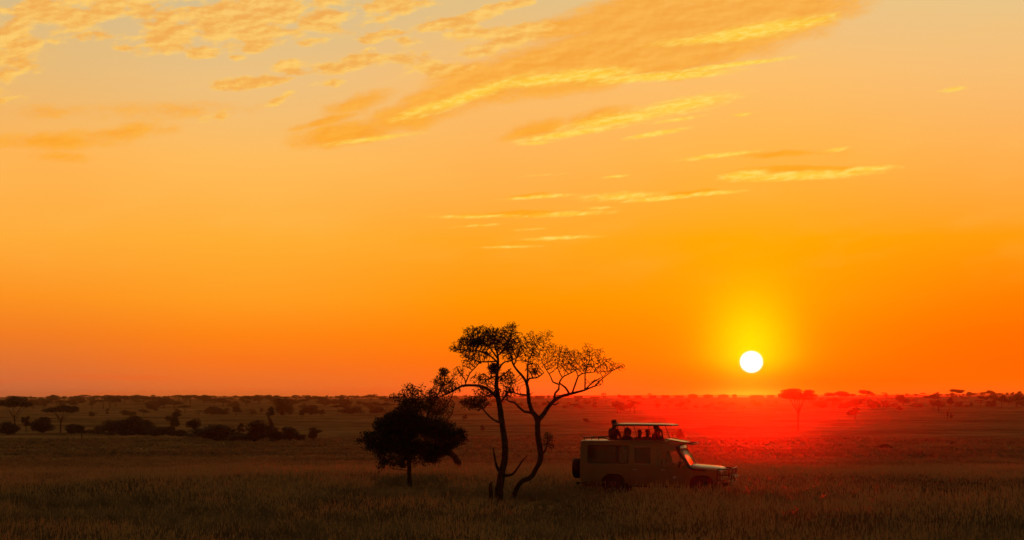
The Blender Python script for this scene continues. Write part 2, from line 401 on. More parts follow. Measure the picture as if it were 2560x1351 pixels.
class Wood:
    """nodes with parent links and radii, turned into tapered tubes"""
    def __init__(s): s.p, s.par, s.r = [], [], []
    def add(s, pos, par, r):
        s.p.append(np.array(pos, float)); s.par.append(par); s.r.append(r); return len(s.p) - 1
    def chain(s, pts, rad, par=-1, sub=.18, jit=.0):
        """smooth polyline; returns the node ids"""
        pts = [np.array(q, float) for q in pts]; ids = []
        n = len(pts)
        for i in range(n - 1):
            p0 = pts[max(i - 1, 0)]; p1 = pts[i]; p2 = pts[i + 1]; p3 = pts[min(i + 2, n - 1)]
            k = max(1, int(np.linalg.norm(p2 - p1) / sub))
            for j in range(k):
                t = j / k
                q = .5 * ((2 * p1) + (-p0 + p2) * t + (2 * p0 - 5 * p1 + 4 * p2 - p3) * t * t + (-p0 + 3 * p1 - 3 * p2 + p3) * t ** 3)
                r = rad[i] * (1 - t) + rad[i + 1] * t
                q = q + RNG.normal(0, 1, 3) * jit * r
                par = s.add(q, par, r); ids.append(par)
        par = s.add(pts[-1], par, rad[-1]); ids.append(par)
        return ids
    def nearest(s, q, lo=0):
        P = np.array(s.p); return int(np.argmin(((P - np.array(q)) ** 2).sum(1)))
    def colonize(s, att, step=.12, infl=1.2, kill=.2, iters=80, r0=.006, jitter=.35, start=None):
        """space colonisation towards the attraction points"""
        att = np.array(att); P = np.array(s.p); n0 = len(P)
        d2 = ((att[:, None, :] - P[None]) ** 2).sum(2) if len(P) * len(att) < 6e7 else None
        near = d2.argmin(1); dist = np.sqrt(d2.min(1)); alive = np.ones(len(att), bool)
        kids = {}
        for it in range(iters):
            act = alive & (dist < infl)
            if not act.any(): break
            idx = near[act]; v = att[act] - P[idx]; v /= (np.linalg.norm(v, axis=1)[:, None] + 1e-9)
            uniq, inv = np.unique(idx, return_inverse=True)
            D = np.zeros((len(uniq), 3)); np.add.at(D, inv, v)
            new = []
            for k, u_ in enumerate(uniq):
                if kids.get(int(u_), 0) > 3: continue
                d = D[k] + RNG.normal(0, jitter, 3); d /= (np.linalg.norm(d) + 1e-9)
                kids[int(u_)] = kids.get(int(u_), 0) + 1
                new.append(s.add(P[u_] + d * step, int(u_), r0))
            if not new: break
            Pn = np.array([s.p[i] for i in new]); base = len(P); P = np.vstack([P, Pn])
            dn2 = ((att[:, None, :] - Pn[None]) ** 2).sum(2); j = dn2.argmin(1); dn = np.sqrt(dn2.min(1))
            better = dn < dist; near[better] = base + j[better]; dist[better] = dn[better]
            alive &= dist > kill
        # pipe model on the new nodes
        n = len(s.p); area = np.zeros(n); cnt = np.zeros(n)
        for i in range(n - 1, n0 - 1, -1):
            a = area[i] if area[i] > 0 else r0 ** 2.2
            s.r[i] = max(r0, a ** (1 / 2.2)); area[s.par[i]] += a
        for i in range(n0, n):
            pr = s.r[s.par[i]]; s.r[i] = min(s.r[i], pr * .95, .045)
    def mesh(s, sides=lambda r: 9 if r > .05 else (5 if r > .015 else 3), rough=.0):
        V, Fc = [], []; n = 0
        child = {}
        for i, p in enumerate(s.par):
            if p >= 0: child.setdefault(p, []).append(i)
        for i, p in enumerate(s.par):
            if p < 0: continue
            A, B = s.p[p], s.p[i]; ra, rb = s.r[p], s.r[i]
            if ra > rb * 1.8: ra = rb * 1.25
            d = B - A; L = np.linalg.norm(d)
            if L < 1e-5: continue
            gp = s.par[p]
            da = d / L
            if gp >= 0:
                e = A - s.p[gp]; le = np.linalg.norm(e)
                if le > 1e-6:
                    e = e / le
                    if np.dot(e, da) > .2: da = da + e; da /= np.linalg.norm(da)
            db = d / L
            ch = child.get(i)
            if ch:
                e = s.p[ch[0]] - B; le = np.linalg.norm(e)
                if le > 1e-6:
                    e = e / le
                    if np.dot(e, db) > .2: db = db + e; db /= np.linalg.norm(db)
            k = sides(max(ra, rb))
            # common reference so that consecutive rings line up
            ref = np.array([.31, .93, .2])
            def ring(c, dr, r):
                a = np.cross(dr, ref); a /= np.linalg.norm(a) + 1e-9; b = np.cross(dr, a)
                out = []
                for q in range(k):
                    an = 2 * PI * q / k; rr = r
                    if r > .04:
                        rr *= 1 + .12 * noise.noise(Vector((c[0] * 6 + math.cos(an) * 1.2, c[1] * 6 + math.sin(an) * 1.2, c[2] * 3)))
                    out.append(c + (a * math.cos(an) + b * math.sin(an)) * rr)
                return out
            V += ring(A, da, ra) + ring(B, db, rb)
            for q in range(k): Fc.append((n + q, n + (q + 1) % k, n + k + (q + 1) % k, n + k + q))
            if not ch: Fc.append(tuple(n + k + q for q in range(k)))
            n += 2 * k
        return V, Fc

def leaves(points, size, jit, up=.0, aspect=1.8):
    """one small pointed leaf at every point"""
    pts = np.array(points) + RNG.normal(0, 1, (len(points), 3)) * jit
    n = len(pts)
    d1 = RNG.normal(0, 1, (n, 3)); d1 /= np.linalg.norm(d1, axis=1)[:, None]
    d2 = np.cross(d1, RNG.normal(0, 1, (n, 3))); d2 /= np.linalg.norm(d2, axis=1)[:, None]
    sz = size * RNG.uniform(.6, 1.3, n)[:, None]
    a = pts - d1 * sz * .5; c = pts + d1 * sz * .5
    b = pts + d2 * sz * .5 / aspect; d = pts - d2 * sz * .5 / aspect
    V = np.stack([a, b, c, d], 1).reshape(-1, 3)
    Fc = np.arange(4 * n).reshape(-1, 4)
    return V, Fc

def quick_mesh(name, V, Fc, mat, parent=None, smooth=False):
    V = np.asarray(V, dtype=np.float32); Fc = np.asarray(Fc, dtype=np.int32)
    me = bpy.data.meshes.new(name)
    k = Fc.shape[1]
    me.vertices.add(len(V)); me.vertices.foreach_set('co', V.ravel())
    me.loops.add(Fc.size); me.loops.foreach_set('vertex_index', Fc.ravel())
    me.polygons.add(len(Fc)); me.polygons.foreach_set('loop_start', np.arange(0, Fc.size, k, dtype=np.int32))
    me.update(calc_edges=True)
    if mat: me.materials.append(mat)
    o = bpy.data.objects.new(name, me); C.objects.link(o)
    if parent: o.parent = parent
    return o

def ellipsoid_pts(c, r, n, shell=.0, flat=0.):
    """n points inside an ellipsoid, a little lumpy"""
    out = []
    c = np.array(c); r = np.array(r)
    while len(out) < n:
        q = RNG.uniform(-1, 1, (n * 2, 3)); l = (q ** 2).sum(1)
        q = q[(l < 1) & (l > shell)]
        out += list(c + q * r)
    return np.array(out[:n])

# ---- traced trees near the camera.  Z(x, y): coordinates of an enlarged tracing -> frame pixels
def Z(x, y): return 880 + x / 2.815, 780 + y / 2.815

class Traced:
    def __init__(s, base, Y, depth=1.0):
        px, py = Z(*base); s.Y = Y
        s.origin = ground_at(px, Y); s.k = Y / F / 2.815; s.depth = depth
        s.w = Wood()
        s.o = np.array(s.origin)
    def P(s, x, y, dy=0.):
        px, py = Z(x, y); q = at(px, py, s.Y)
        v = np.array(q) - s.o; v[1] += dy; v[2] += 0
        # shift along the view ray when a point sits nearer or farther than the trunk
        v[0] += q.x / s.Y * dy; v[2] += (q.z - CAMZ) / s.Y * dy
        return v
    def limb(s, pts, dys=None, attach=True):
        """pts: (x, y, r) in tracing units; dys: depth in metres at the end (linear) or a list"""
        n = len(pts)
        if dys is None: dys = [0] * n
        elif isinstance(dys, (int, float)): dys = [dys * i / (n - 1) for i in range(n)]
        par = -1; off = 0
        if s.w.p and attach:
            # join to the closest existing node as seen in the tracing
            q = s.P(pts[0][0], pts[0][1]); A = np.array(s.w.p)
            d = (A[:, 0] - q[0]) ** 2 + (A[:, 2] - q[2]) ** 2
            par = int(d.argmin()); off = A[par][1]
        P3 = [s.P(x, y, off + dy) for (x, y, r), dy in zip(pts, dys)]
        if par >= 0: P3[0] = s.w.p[par] + (P3[0] - s.w.p[par]) * .3
        return s.w.chain(P3, [r * s.k for _, _, r in pts], par, sub=.1, jit=.06)
    def clump(s, x, y, rx, ry, n, dy=0., ddep=None):
        c = s.P(x, y, dy); rd = ddep if ddep else max(rx, ry) * s.k * s.depth
        return ellipsoid_pts(c, (rx * s.k, rd, ry * s.k), n)

def finish(tr, name, label, cat, group, att, leafpts, leafsize, leafjit, leafmat, r0, step, kill, infl, iters=60, root=None, jitter=.65):
    tr.w.colonize(np.vstack(att), step=step, kill=kill, infl=infl, r0=r0, iters=iters, jitter=jitter)
    root = root or empty(name, tr.origin)
    tag(root, label, cat, group)
    V, Fc = tr.w.mesh(); mesh_obj('trunk', V, Fc, BARK, root, smooth=True)
    V, Fc = leaves(np.vstack(leafpts), leafsize, leafjit)
    quick_mesh('crown', V, Fc, leafmat, root)
    return root

def near_trees():
    # --- straight acacia, left of the pair
    t = Traced((1035, 1318), 68.3, .75)
    t.limb([(1030, 1330, 36), (1033, 1290, 31), (1043, 1200, 28), (1062, 1100, 25), (1077, 1000, 24), (1072, 900, 22), (1055, 780, 20), (1040, 680, 20), (1027, 600, 18),
            (1016, 520, 15), (1020, 450, 12), (1025, 380, 10), (1026, 310, 8), (1010, 250, 5), (1000, 200, 3)])
    t.limb([(1046, 1135, 14), (1030, 1110, 12), (1013, 1070, 9), (1002, 1010, 7), (993, 960, 4)], -.2)
    t.limb([(1078, 1148, 12), (1125, 1146, 10), (1160, 1108, 8), (1195, 1055, 6), (1235, 1013, 3)], .3)
    t.limb([(1015, 610, 13), (985, 570, 11), (950, 540, 10), (895, 521, 9), (800, 517, 9), (760, 528, 8), (710, 556, 7), (660, 580, 6), (610, 602, 4)], -.9)
    t.limb([(805, 515, 5), (792, 470, 4), (765, 440, 3), (738, 385, 2)], -.1); t.limb([(805, 500, 5), (830, 432, 4), (868, 392, 4), (900, 352, 3)], .2)
    t.limb([(715, 552, 4), (690, 500, 3), (715, 460, 2), (770, 420, 2)], .2)
    t.limb([(1024, 360, 7), (960, 302, 6), (875, 272, 5), (790, 265, 4), (715, 262, 2)], -.5)
    t.limb([(1024, 330, 7), (955, 235, 5), (880, 190, 4), (815, 170, 2)], .3)
    t.limb([(1024, 320, 6), (1080, 250, 5), (1118, 185, 4), (1130, 115, 2)], -.3)
    t.limb([(1022, 350, 6), (905, 352, 5), (850, 335, 4), (790, 318, 3)], .5)
    t.limb([(1020, 420, 7), (1065, 360, 6), (1115, 345, 4), (1170, 320, 3)], .5)
    t.limb([(1010, 440, 6), (975, 470, 5), (935, 480, 4), (880, 470, 2)], .4); t.limb([(1018, 470, 7), (1070, 440, 5), (1120, 400, 4)], -.5)
    t.limb([(1050, 790, 9), (1015, 770, 7), (965, 735, 6), (925, 690, 5), (880, 650, 4), (800, 640, 2)], -.6)
    t.limb([(1035, 640, 8), (1075, 600, 6), (1110, 545, 5), (1130, 500, 3)], -.4); t.limb([(1015, 560, 7), (960, 590, 5), (900, 600, 3), (850, 610, 2)], .4)
    att, lf = [], []
    for (x, y, rx, ry, na, nl, dy) in [
        (900, 200, 150, 66, 260, 1500, -.3), (800, 235, 100, 60, 130, 420, .2), (1000, 165, 110, 62, 220, 1000, .2), (1110, 150, 70, 75, 120, 450, -.2), (1060, 235, 110, 60, 180, 1250, .1),
        (735, 262, 60, 24, 60, 130, -.4), (880, 300, 130, 42, 160, 520, .1), (1000, 400, 50, 46, 60, 900, .3), (1085, 470, 80, 55, 110, 420, -.3), (920, 470, 90, 50, 110, 200, .3),
        (830, 360, 70, 40, 60, 120, 0), (750, 430, 60, 50, 60, 90, -.5), (950, 560, 100, 55, 130, 420, .2), (860, 640, 110, 52, 140, 900, -.5), (1090, 570, 60, 55, 80, 260, -.2),
        (850, 130, 80, 30, 60, 160, 0), (1150, 250, 70, 70, 90, 420, .4), (700, 530, 90, 50, 90, 130, -.7), (940, 120, 90, 34, 50, 100, .3), (870, 215, 60, 30, 30, 700, -.5), (1130, 100, 40, 30, 40, 60, -.2)]:
        att.append(t.clump(x, y, rx * 1.1, ry * 1.12, int(na * 3.6), dy)); lf.append(t.clump(x, y, rx * .9, ry * .86, int(nl * 1.15), dy))
    lf.append(t.clump(1000, 395, 30, 34, 600, .3, .15))
    finish(t, 'acacia_tree', 'tall thin acacia with a nearly straight trunk and dense dark flat crown', 'tree', None,
           att, lf, .052, .03, LEAF, .0095, .07, .085, 1.2, iters=100)
    # --- forked acacia with the bent base
    t = Traced((1135, 1312), 69.2, .75)
    t.limb([(1128, 1325, 22), (1142, 1285, 19), (1172, 1218, 17), (1205, 1188, 17), (1260, 1163, 17), (1292, 1110, 17), (1325, 1040, 19), (1322, 960, 20), (1306, 860, 20), (1307, 770, 20), (1298, 738, 19),
            (1270, 706, 16), (1247, 640, 14), (1240, 570, 13), (1230, 510, 11), (1205, 460, 9), (1170, 420, 8), (1140, 380, 7), (1120, 320, 6), (1100, 270, 4), (1070, 235, 3)],
           [0, 0, 0, .05, .1, .1, .1, .05, 0, 0, 0, .05, .1, .15, .2, .25, .3, .35, .4, .5, .6])
    t.limb([(1270, 716, 11), (1212, 702, 9), (1172, 668, 8), (1140, 637, 7), (1098, 628, 5), (1086, 590, 4), (1085, 535, 3)], -.4)
    t.limb([(1240, 585, 8), (1190, 580, 6), (1150, 574, 5), (1128, 540, 3)], .3); t.limb([(1243, 590, 6), (1260, 577, 4), (1277, 566, 2)], -.1)
    t.limb([(1232, 500, 8), (1248, 470, 6), (1300, 464, 5), (1350, 430, 3)], -.4); t.limb([(1228, 490, 7), (1236, 430, 6), (1240, 350, 4), (1280, 270, 3), (1330, 210, 2)], .2)
    t.limb([(1135, 380, 5), (1170, 300, 4), (1230, 240, 3), (1270, 190, 2)], .3)
    t.limb([(1310, 755, 18), (1350, 718, 15), (1382, 668, 14), (1420, 627, 13), (1470, 595, 11), (1530, 580, 10), (1590, 565, 9), (1640, 550, 7), (1690, 530, 5), (1730, 518, 3)], -.5)
    t.limb([(1388, 662, 6), (1385, 640, 4), (1370, 625, 3)], .1); t.limb([(1405, 650, 6), (1432, 655, 5), (1455, 640, 3)], -.1)
    t.limb([(1425, 620, 9), (1430, 572, 8), (1455, 545, 7), (1458, 512, 6), (1415, 495, 5), (1400, 460, 4), (1370, 410, 3), (1330, 340, 2)], .5)
    t.limb([(1530, 578, 8), (1503, 535, 7), (1460, 502, 5)], .1); t.limb([(1455, 500, 6), (1480, 462, 5), (1525, 438, 4), (1590, 402, 3), (1630, 360, 2)], .5)
    t.limb([(1548, 572, 7), (1572, 510, 6), (1592, 455, 5), (1620, 435, 4), (1700, 425, 3), (1790, 420, 2), (1850, 405, 2)], -.5)
    t.limb([(1638, 552, 6), (1640, 490, 5), (1641, 430, 4), (1655, 370, 2)], .3); t.limb([(1645, 545, 6), (1700, 490, 4), (1742, 470, 3), (1800, 430, 2)], .3)
    t.limb([(1700, 522, 5), (1762, 470, 4), (1822, 425, 3), (1885, 382, 2)], -.5); t.limb([(1705, 425, 3), (1755, 375, 3), (1800, 335, 2)], .3); t.limb([(1645, 425, 3), (1672, 340, 3), (1668, 265, 2)], -.3); t.limb([(1800, 425, 3), (1850, 405, 2), (1920, 378, 1.5)], .2); t.limb([(1745, 380, 3), (1735, 330, 2), (1750, 280, 1.5)], .2)
    t.limb([(1590, 455, 4), (1570, 400, 3), (1540, 340, 2)], .2); t.limb([(1480, 462, 4), (1450, 400, 3), (1460, 320, 2)], -.3)
    t.limb([(1345, 1010, 8), (1366, 960, 6), (1378, 900, 4), (1370, 850, 2)], -.3)
    att, lf = [], []
    for (x, y, rx, ry, na, nl, dy) in [
        (1250, 200, 110, 62, 150, 330, .2), (1320, 240, 110, 76, 150, 480, -.1), (1370, 160, 50, 38, 60, 90, .1), (1225, 300, 90, 70, 120, 430, .3), (1275, 395, 60, 52, 70, 420, -.2),
        (1440, 285, 110, 58, 160, 480, .2), (1390, 360, 80, 55, 90, 300, .3), (1550, 320, 100, 62, 150, 700, -.1), (1520, 380, 70, 44, 80, 420, .3), (1680, 320, 90, 60, 120, 230, -.3),
        (1660, 255, 50, 38, 50, 80, -.1), (1770, 375, 100, 56, 130, 230, -.4), (1870, 385, 58, 34, 60, 80, -.5), (1720, 500, 60, 30, 50, 50, .1), (1130, 520, 60, 50, 60, 160, .2),
        (1640, 400, 70, 40, 60, 200, .2), (1740, 300, 50, 50, 40, 60, -.3), (1100, 300, 60, 60, 60, 320, .5), (1290, 310, 40, 40, 30, 260, .1)]:
        att.append(t.clump(x, y, rx * 1.08, ry * 1.1, int(na * 3.6), dy)); lf.append(t.clump(x, y, rx * .9, ry * .86, int(nl * .55), dy))
    for (x, y, rx, ry, na, nl, dy) in [(1380, 900, 44, 56, 90, 300, -.3), (1400, 950, 30, 24, 30, 60, -.3)]:
        att.append(t.clump(x, y, rx, ry, na, dy)); lf.append(t.clump(x, y, rx, ry, nl, dy))
    lf.append(t.clump(1285, 420, 26, 28, 260, -.2, .12))
    finish(t, 'acacia_tree', 'slender forked acacia with a bent lower trunk and open wispy crown spreading towards the vehicle', 'tree', None,
           att, lf, .048, .03, LEAF, .009, .07, .085, 1.2, iters=100)
    # --- stump between grass and the straight trunk
    t = Traced((978, 1300), 67.9)
    t.limb([(980, 1325, 15), (977, 1280, 14), (973, 1240, 13), (976, 1208, 10), (990, 1195, 5)])
    root = tag(empty('tree_stump', t.origin), 'short broken tree stump at the foot of the straight acacia', 'stump')
    V, Fc = t.w.mesh(); mesh_obj('trunk', V, Fc, BARK, root, smooth=True)
    # --- dense round bush
    t = Traced((408, 1225), 80., .85)
    t.limb([(410, 1240, 18), (405, 1200, 16), (402, 1100, 15), (404, 1000, 14), (402, 900, 12), (402, 780, 9), (405, 680, 7), (425, 600, 4), (430, 520, 2)])
    for (x, y, dy) in [(150, 880, -.4), (250, 800, .6), (300, 940, -1.), (560, 820, .9), (700, 870, -.3), (520, 960, -.8), (350, 720, .4), (500, 740, -.6), (640, 920, .4), (380, 600, .2), (480, 620, -.2)]:
        t.limb([(402, 990 - (990 - y) * .3, 7), ((402 + x) / 2, (y + 960) / 2, 5), (x, y, 2)], dy)
    att, lf = [], []
    for (x, y, rx, ry, na, nl, dy) in [
        (170, 888, 100, 44, 160, 1100, -.3), (62, 908, 50, 12, 40, 110, -.3), (110, 860, 50, 22, 40, 160, 0), (230, 810, 80, 50, 120, 1300, .2), (190, 770, 40, 26, 30, 160, .1), (300, 770, 90, 60, 120, 1700, -.2), (400, 800, 150, 90, 260, 4200, 0), (330, 860, 130, 70, 160, 2600, .3), (540, 800, 120, 66, 160, 2400, .2), (610, 850, 110, 60, 120, 2000, .1), (700, 862, 80, 48, 120, 1200, -.2), (690, 800, 36, 24, 30, 160, 0), (790, 890, 28, 18, 20, 90, 0), (740, 910, 50, 26, 40, 260, .1), (150, 940, 60, 26, 40, 260, .2), (120, 925, 40, 14, 30, 90, 0),
        (290, 945, 120, 50, 150, 2000, -.2), (450, 950, 150, 48, 150, 2500, .1), (400, 1010, 60, 30, 50, 500, .1), (560, 990, 90, 34, 60, 700, 0), (190, 990, 40, 36, 40, 220, -.1), (215, 1060, 26, 46, 30, 110, -.1), (290, 1060, 30, 40, 30, 130, .1), (440, 1060, 26, 34, 30, 100, -.1), (590, 1040, 24, 40, 30, 90, .1), (640, 985, 60, 26, 40, 420, .1), (560, 1030, 50, 36, 40, 300, -.1), (690, 935, 60, 30, 40, 420, 0), (360, 1075, 34, 34, 30, 120, 0), (240, 1030, 60, 66, 60, 420, -.3), (200, 1090, 30, 40, 20, 60, -.3), (340, 1040, 50, 60, 50, 420, .2), (510, 1025, 55, 55, 60, 420, .1), (600, 1000, 70, 40, 50, 420, 0),
        (765, 860, 40, 44, 40, 360, -.2), (430, 670, 110, 60, 120, 1300, .1), (360, 740, 130, 60, 120, 1900, 0), (400, 555, 60, 46, 70, 240, .1), (450, 600, 70, 60, 80, 420, 0), (350, 610, 60, 50, 60, 260, .1), (490, 540, 26, 40, 30, 40, 0), (300, 600, 40, 22, 26, 60, 0), (130, 960, 60, 30, 30, 160, 0), (640, 950, 80, 50, 60, 800, 0)]:
        att.append(t.clump(x, y, rx, ry, na, dy)); lf.append(t.clump(x, y, rx, ry, nl, dy))
    finish(t, 'bushy_tree', 'dense dark round bushy tree on a short trunk, left of the two thin acacias', 'tree', None,
           att, lf, .085, .05, LEAF_DARK, .010, .11, .15, 1.7)
    # --- leaning half-bare tree behind the bush
    t = Traced((750, 1120), 150., .8)
    t.limb([(752, 1130, 32), (748, 1085, 26), (738, 1050, 23), (705, 1005, 20), (650, 985, 17), (575, 962, 14), (520, 900, 12), (520, 780, 9), (552, 680, 8), (600, 590, 6), (645, 500, 5), (650, 440, 4), (625, 405, 2)])
    t.limb([(545, 700, 6), (620, 700, 5), (680, 640, 4), (712, 560, 3), (700, 500, 2)], .4); t.limb([(600, 590, 5), (570, 540, 3), (600, 480, 2)], .3)
    t.limb([(620, 560, 4), (690, 530, 3), (720, 480, 2)], -.3); t.limb([(530, 760, 5), (620, 780, 4), (690, 740, 3), (725, 640, 2)], -.4)
    att, lf = [], []
    for (x, y, rx, ry, na, nl, dy) in [(645, 425, 38, 30, 60, 480, 0), (635, 490, 60, 50, 110, 480, .1), (600, 500, 40, 50, 60, 180, .2), (690, 500, 50, 50, 70, 110, -.2), (620, 570, 90, 50, 120, 420, 0), (560, 600, 40, 60, 70, 420, 0),
                                     (590, 670, 90, 70, 140, 1000, 0), (680, 640, 44, 90, 80, 160, .2), (620, 740, 80, 56, 90, 420, 0), (540, 620, 50, 70, 60, 420, 0), (650, 800, 50, 60, 50, 240, 0)]:
        att.append(t.clump(x, y, rx, ry, na, dy)); lf.append(t.clump(x, y, rx, ry, nl, dy))
    finish(t, 'scrubby_tree', 'half-bare scrubby tree with a thick leaning trunk, growing behind the dense round bushy tree', 'tree', None,
           att, lf, .125, .08, LEAF, .016, .18, .25, 2.6)
near_trees()

# ------------------------------------------------------------------ savannah trees farther off
def proto_tree(kind, seed):
    """unit-size tree (height 1, spread 1): returns trunk and crown meshes"""
    global RNG
    keep = RNG; RNG = np.random.default_rng(seed)
    w = Wood(); lf = []; n = 900
    if kind == 'umbrella':
        w.chain([(0, 0, -.04), (.01, 0, .2), (-.01, .01, .42)], [.022, .017, .014], sub=.1)
        m = len(w.p) - 1
        for k in range(7):
            a = 2 * PI * k / 7 + RNG.uniform(-.3, .3); r = RNG.uniform(.2, .38)
            w.chain([w.p[m - k % 2], (r * .45 * math.cos(a), r * .45 * math.sin(a), .6), (r * math.cos(a), r * math.sin(a), .8)], [.009, .006, .003], m - k % 2, sub=.15)
        for k in range(11):
            a = RNG.uniform(0, 2 * PI); r = RNG.uniform(.0, .36); rr = RNG.uniform(.12, .2)
            lf.append(ellipsoid_pts((r * math.cos(a), r * math.sin(a), RNG.uniform(.8, .92) - r * .2), (rr, rr, RNG.uniform(.05, .09)), 420))
        ls = .035
    elif kind == 'round':
        w.chain([(0, 0, -.04), (.02, 0, .2), (0, .02, .5)], [.035, .028, .018], sub=.1)
        m = len(w.p) - 1
        for k in range(5):
            a = 2 * PI * k / 5 + RNG.uniform(-.4, .4)
            w.chain([w.p[m - 1], (.14 * math.cos(a), .14 * math.sin(a), .6), (.3 * math.cos(a), .3 * math.sin(a), RNG.uniform(.55, .8))], [.014, .01, .004], m - 1, sub=.15)
        for k in range(10):
            a = RNG.uniform(0, 2 * PI); r = RNG.uniform(.02, .34); rr = RNG.uniform(.13, .22)
            lf.append(ellipsoid_pts((r * math.cos(a), r * math.sin(a), RNG.uniform(.48, .84) - r * .15), (rr, rr, rr * .8), 420))
        ls = .045
    elif kind == 'bush':
        w.chain([(0, 0, -.05), (0, .02, .2), (.03, 0, .5)], [.03, .024, .012], sub=.1)
        for k in range(4):
            a = 2 * PI * k / 4 + RNG.uniform(-.4, .4)
            w.chain([(.02 * math.cos(a), .02 * math.sin(a), -.05), (.18 * math.cos(a), .18 * math.sin(a), .25), (.32 * math.cos(a), .32 * math.sin(a), .5)], [.016, .012, .005], sub=.15)
        for k in range(12):
            a = RNG.uniform(0, 2 * PI); r = RNG.uniform(.0, .36); rr = RNG.uniform(.13, .22)
            lf.append(ellipsoid_pts((r * math.cos(a), r * math.sin(a), RNG.uniform(.2, .78 - r * .5)), (rr, rr, .2), 420))
        ls = .05
    elif kind == 'upright':
        w.chain([(0, 0, -.04), (.03, 0, .3), (-.02, .02, .6), (.02, 0, .85)], [.03, .024, .016, .006], sub=.1)
        for k in range(6):
            z = RNG.uniform(.3, .7); a = RNG.uniform(0, 2 * PI)
            w.chain([(0, 0, z), (.2 * math.cos(a), .2 * math.sin(a), z + .1), (.34 * math.cos(a), .34 * math.sin(a), z + .2)], [.012, .008, .003], sub=.15)
        for k in range(8):
            a = RNG.uniform(0, 2 * PI); r = RNG.uniform(.0, .3); rr = RNG.uniform(.13, .2)
            lf.append(ellipsoid_pts((r * math.cos(a), r * math.sin(a), RNG.uniform(.38, .88)), (rr, rr, .1), 330))
        ls = .045
    V, Fc = w.mesh(sides=lambda r: 6 if r > .01 else 4)
    LV, LF = leaves(np.vstack(lf), ls, ls * .3, aspect=1.4)
    hz = np.percentile(LV[:, 2], 99.7); hw = np.percentile(np.abs(LV[:, :2]), 99.)
    sc3 = np.array([.5 / hw, .5 / hw, 1 / hz]); LV = LV * sc3; V = [np.array(v) * sc3 for v in V]
    tm = bpy.data.meshes.new('trunk'); tm.from_pydata([tuple(v) for v in V], [], [tuple(f) for f in Fc]); tm.materials.append(BARK)
    o = quick_mesh('crown', LV, LF, LEAF_DARK if kind == 'bush' else LEAF); cm = o.data; bpy.data.objects.remove(o)
    RNG = keep
    return tm, cm

PROTO = {k: [proto_tree(k, 100 + i * 7 + j * 31) for i in range(4)] for j, k in enumerate(('umbrella', 'round', 'bush', 'upright'))}
KIND_NAME = {'umbrella': 'umbrella_tree', 'round': 'round_tree', 'bush': 'bush', 'upright': 'thorn_tree'}
_first = {}
def plant(kind, px, base, wpx, hpx, label, group=None, Y=None, cat=None, var=None):
    """a tree whose foot shows at (px, base) and which is wpx by hpx frame pixels large"""
    g = ground_hit(px, base) if Y is None else ground_at(px, Y)
    Yd = g.y
    if Y is not None: pass
    v = random.randrange(4) if var is None else var
    root = empty(KIND_NAME[kind], g, random.uniform(0, 2 * PI))
    sx = wpx * Yd / F; sz = hpx * Yd / F
    root.scale = (sx, sx, sz)
    tm, cm = PROTO[kind][v]
    for nm, me in (('trunk', tm), ('crown', cm)):
        o = bpy.data.objects.new(nm, me); C.objects.link(o); o.parent = root
    tag(root, label, cat or ('bush' if kind == 'bush' else 'tree'), group)
    return root

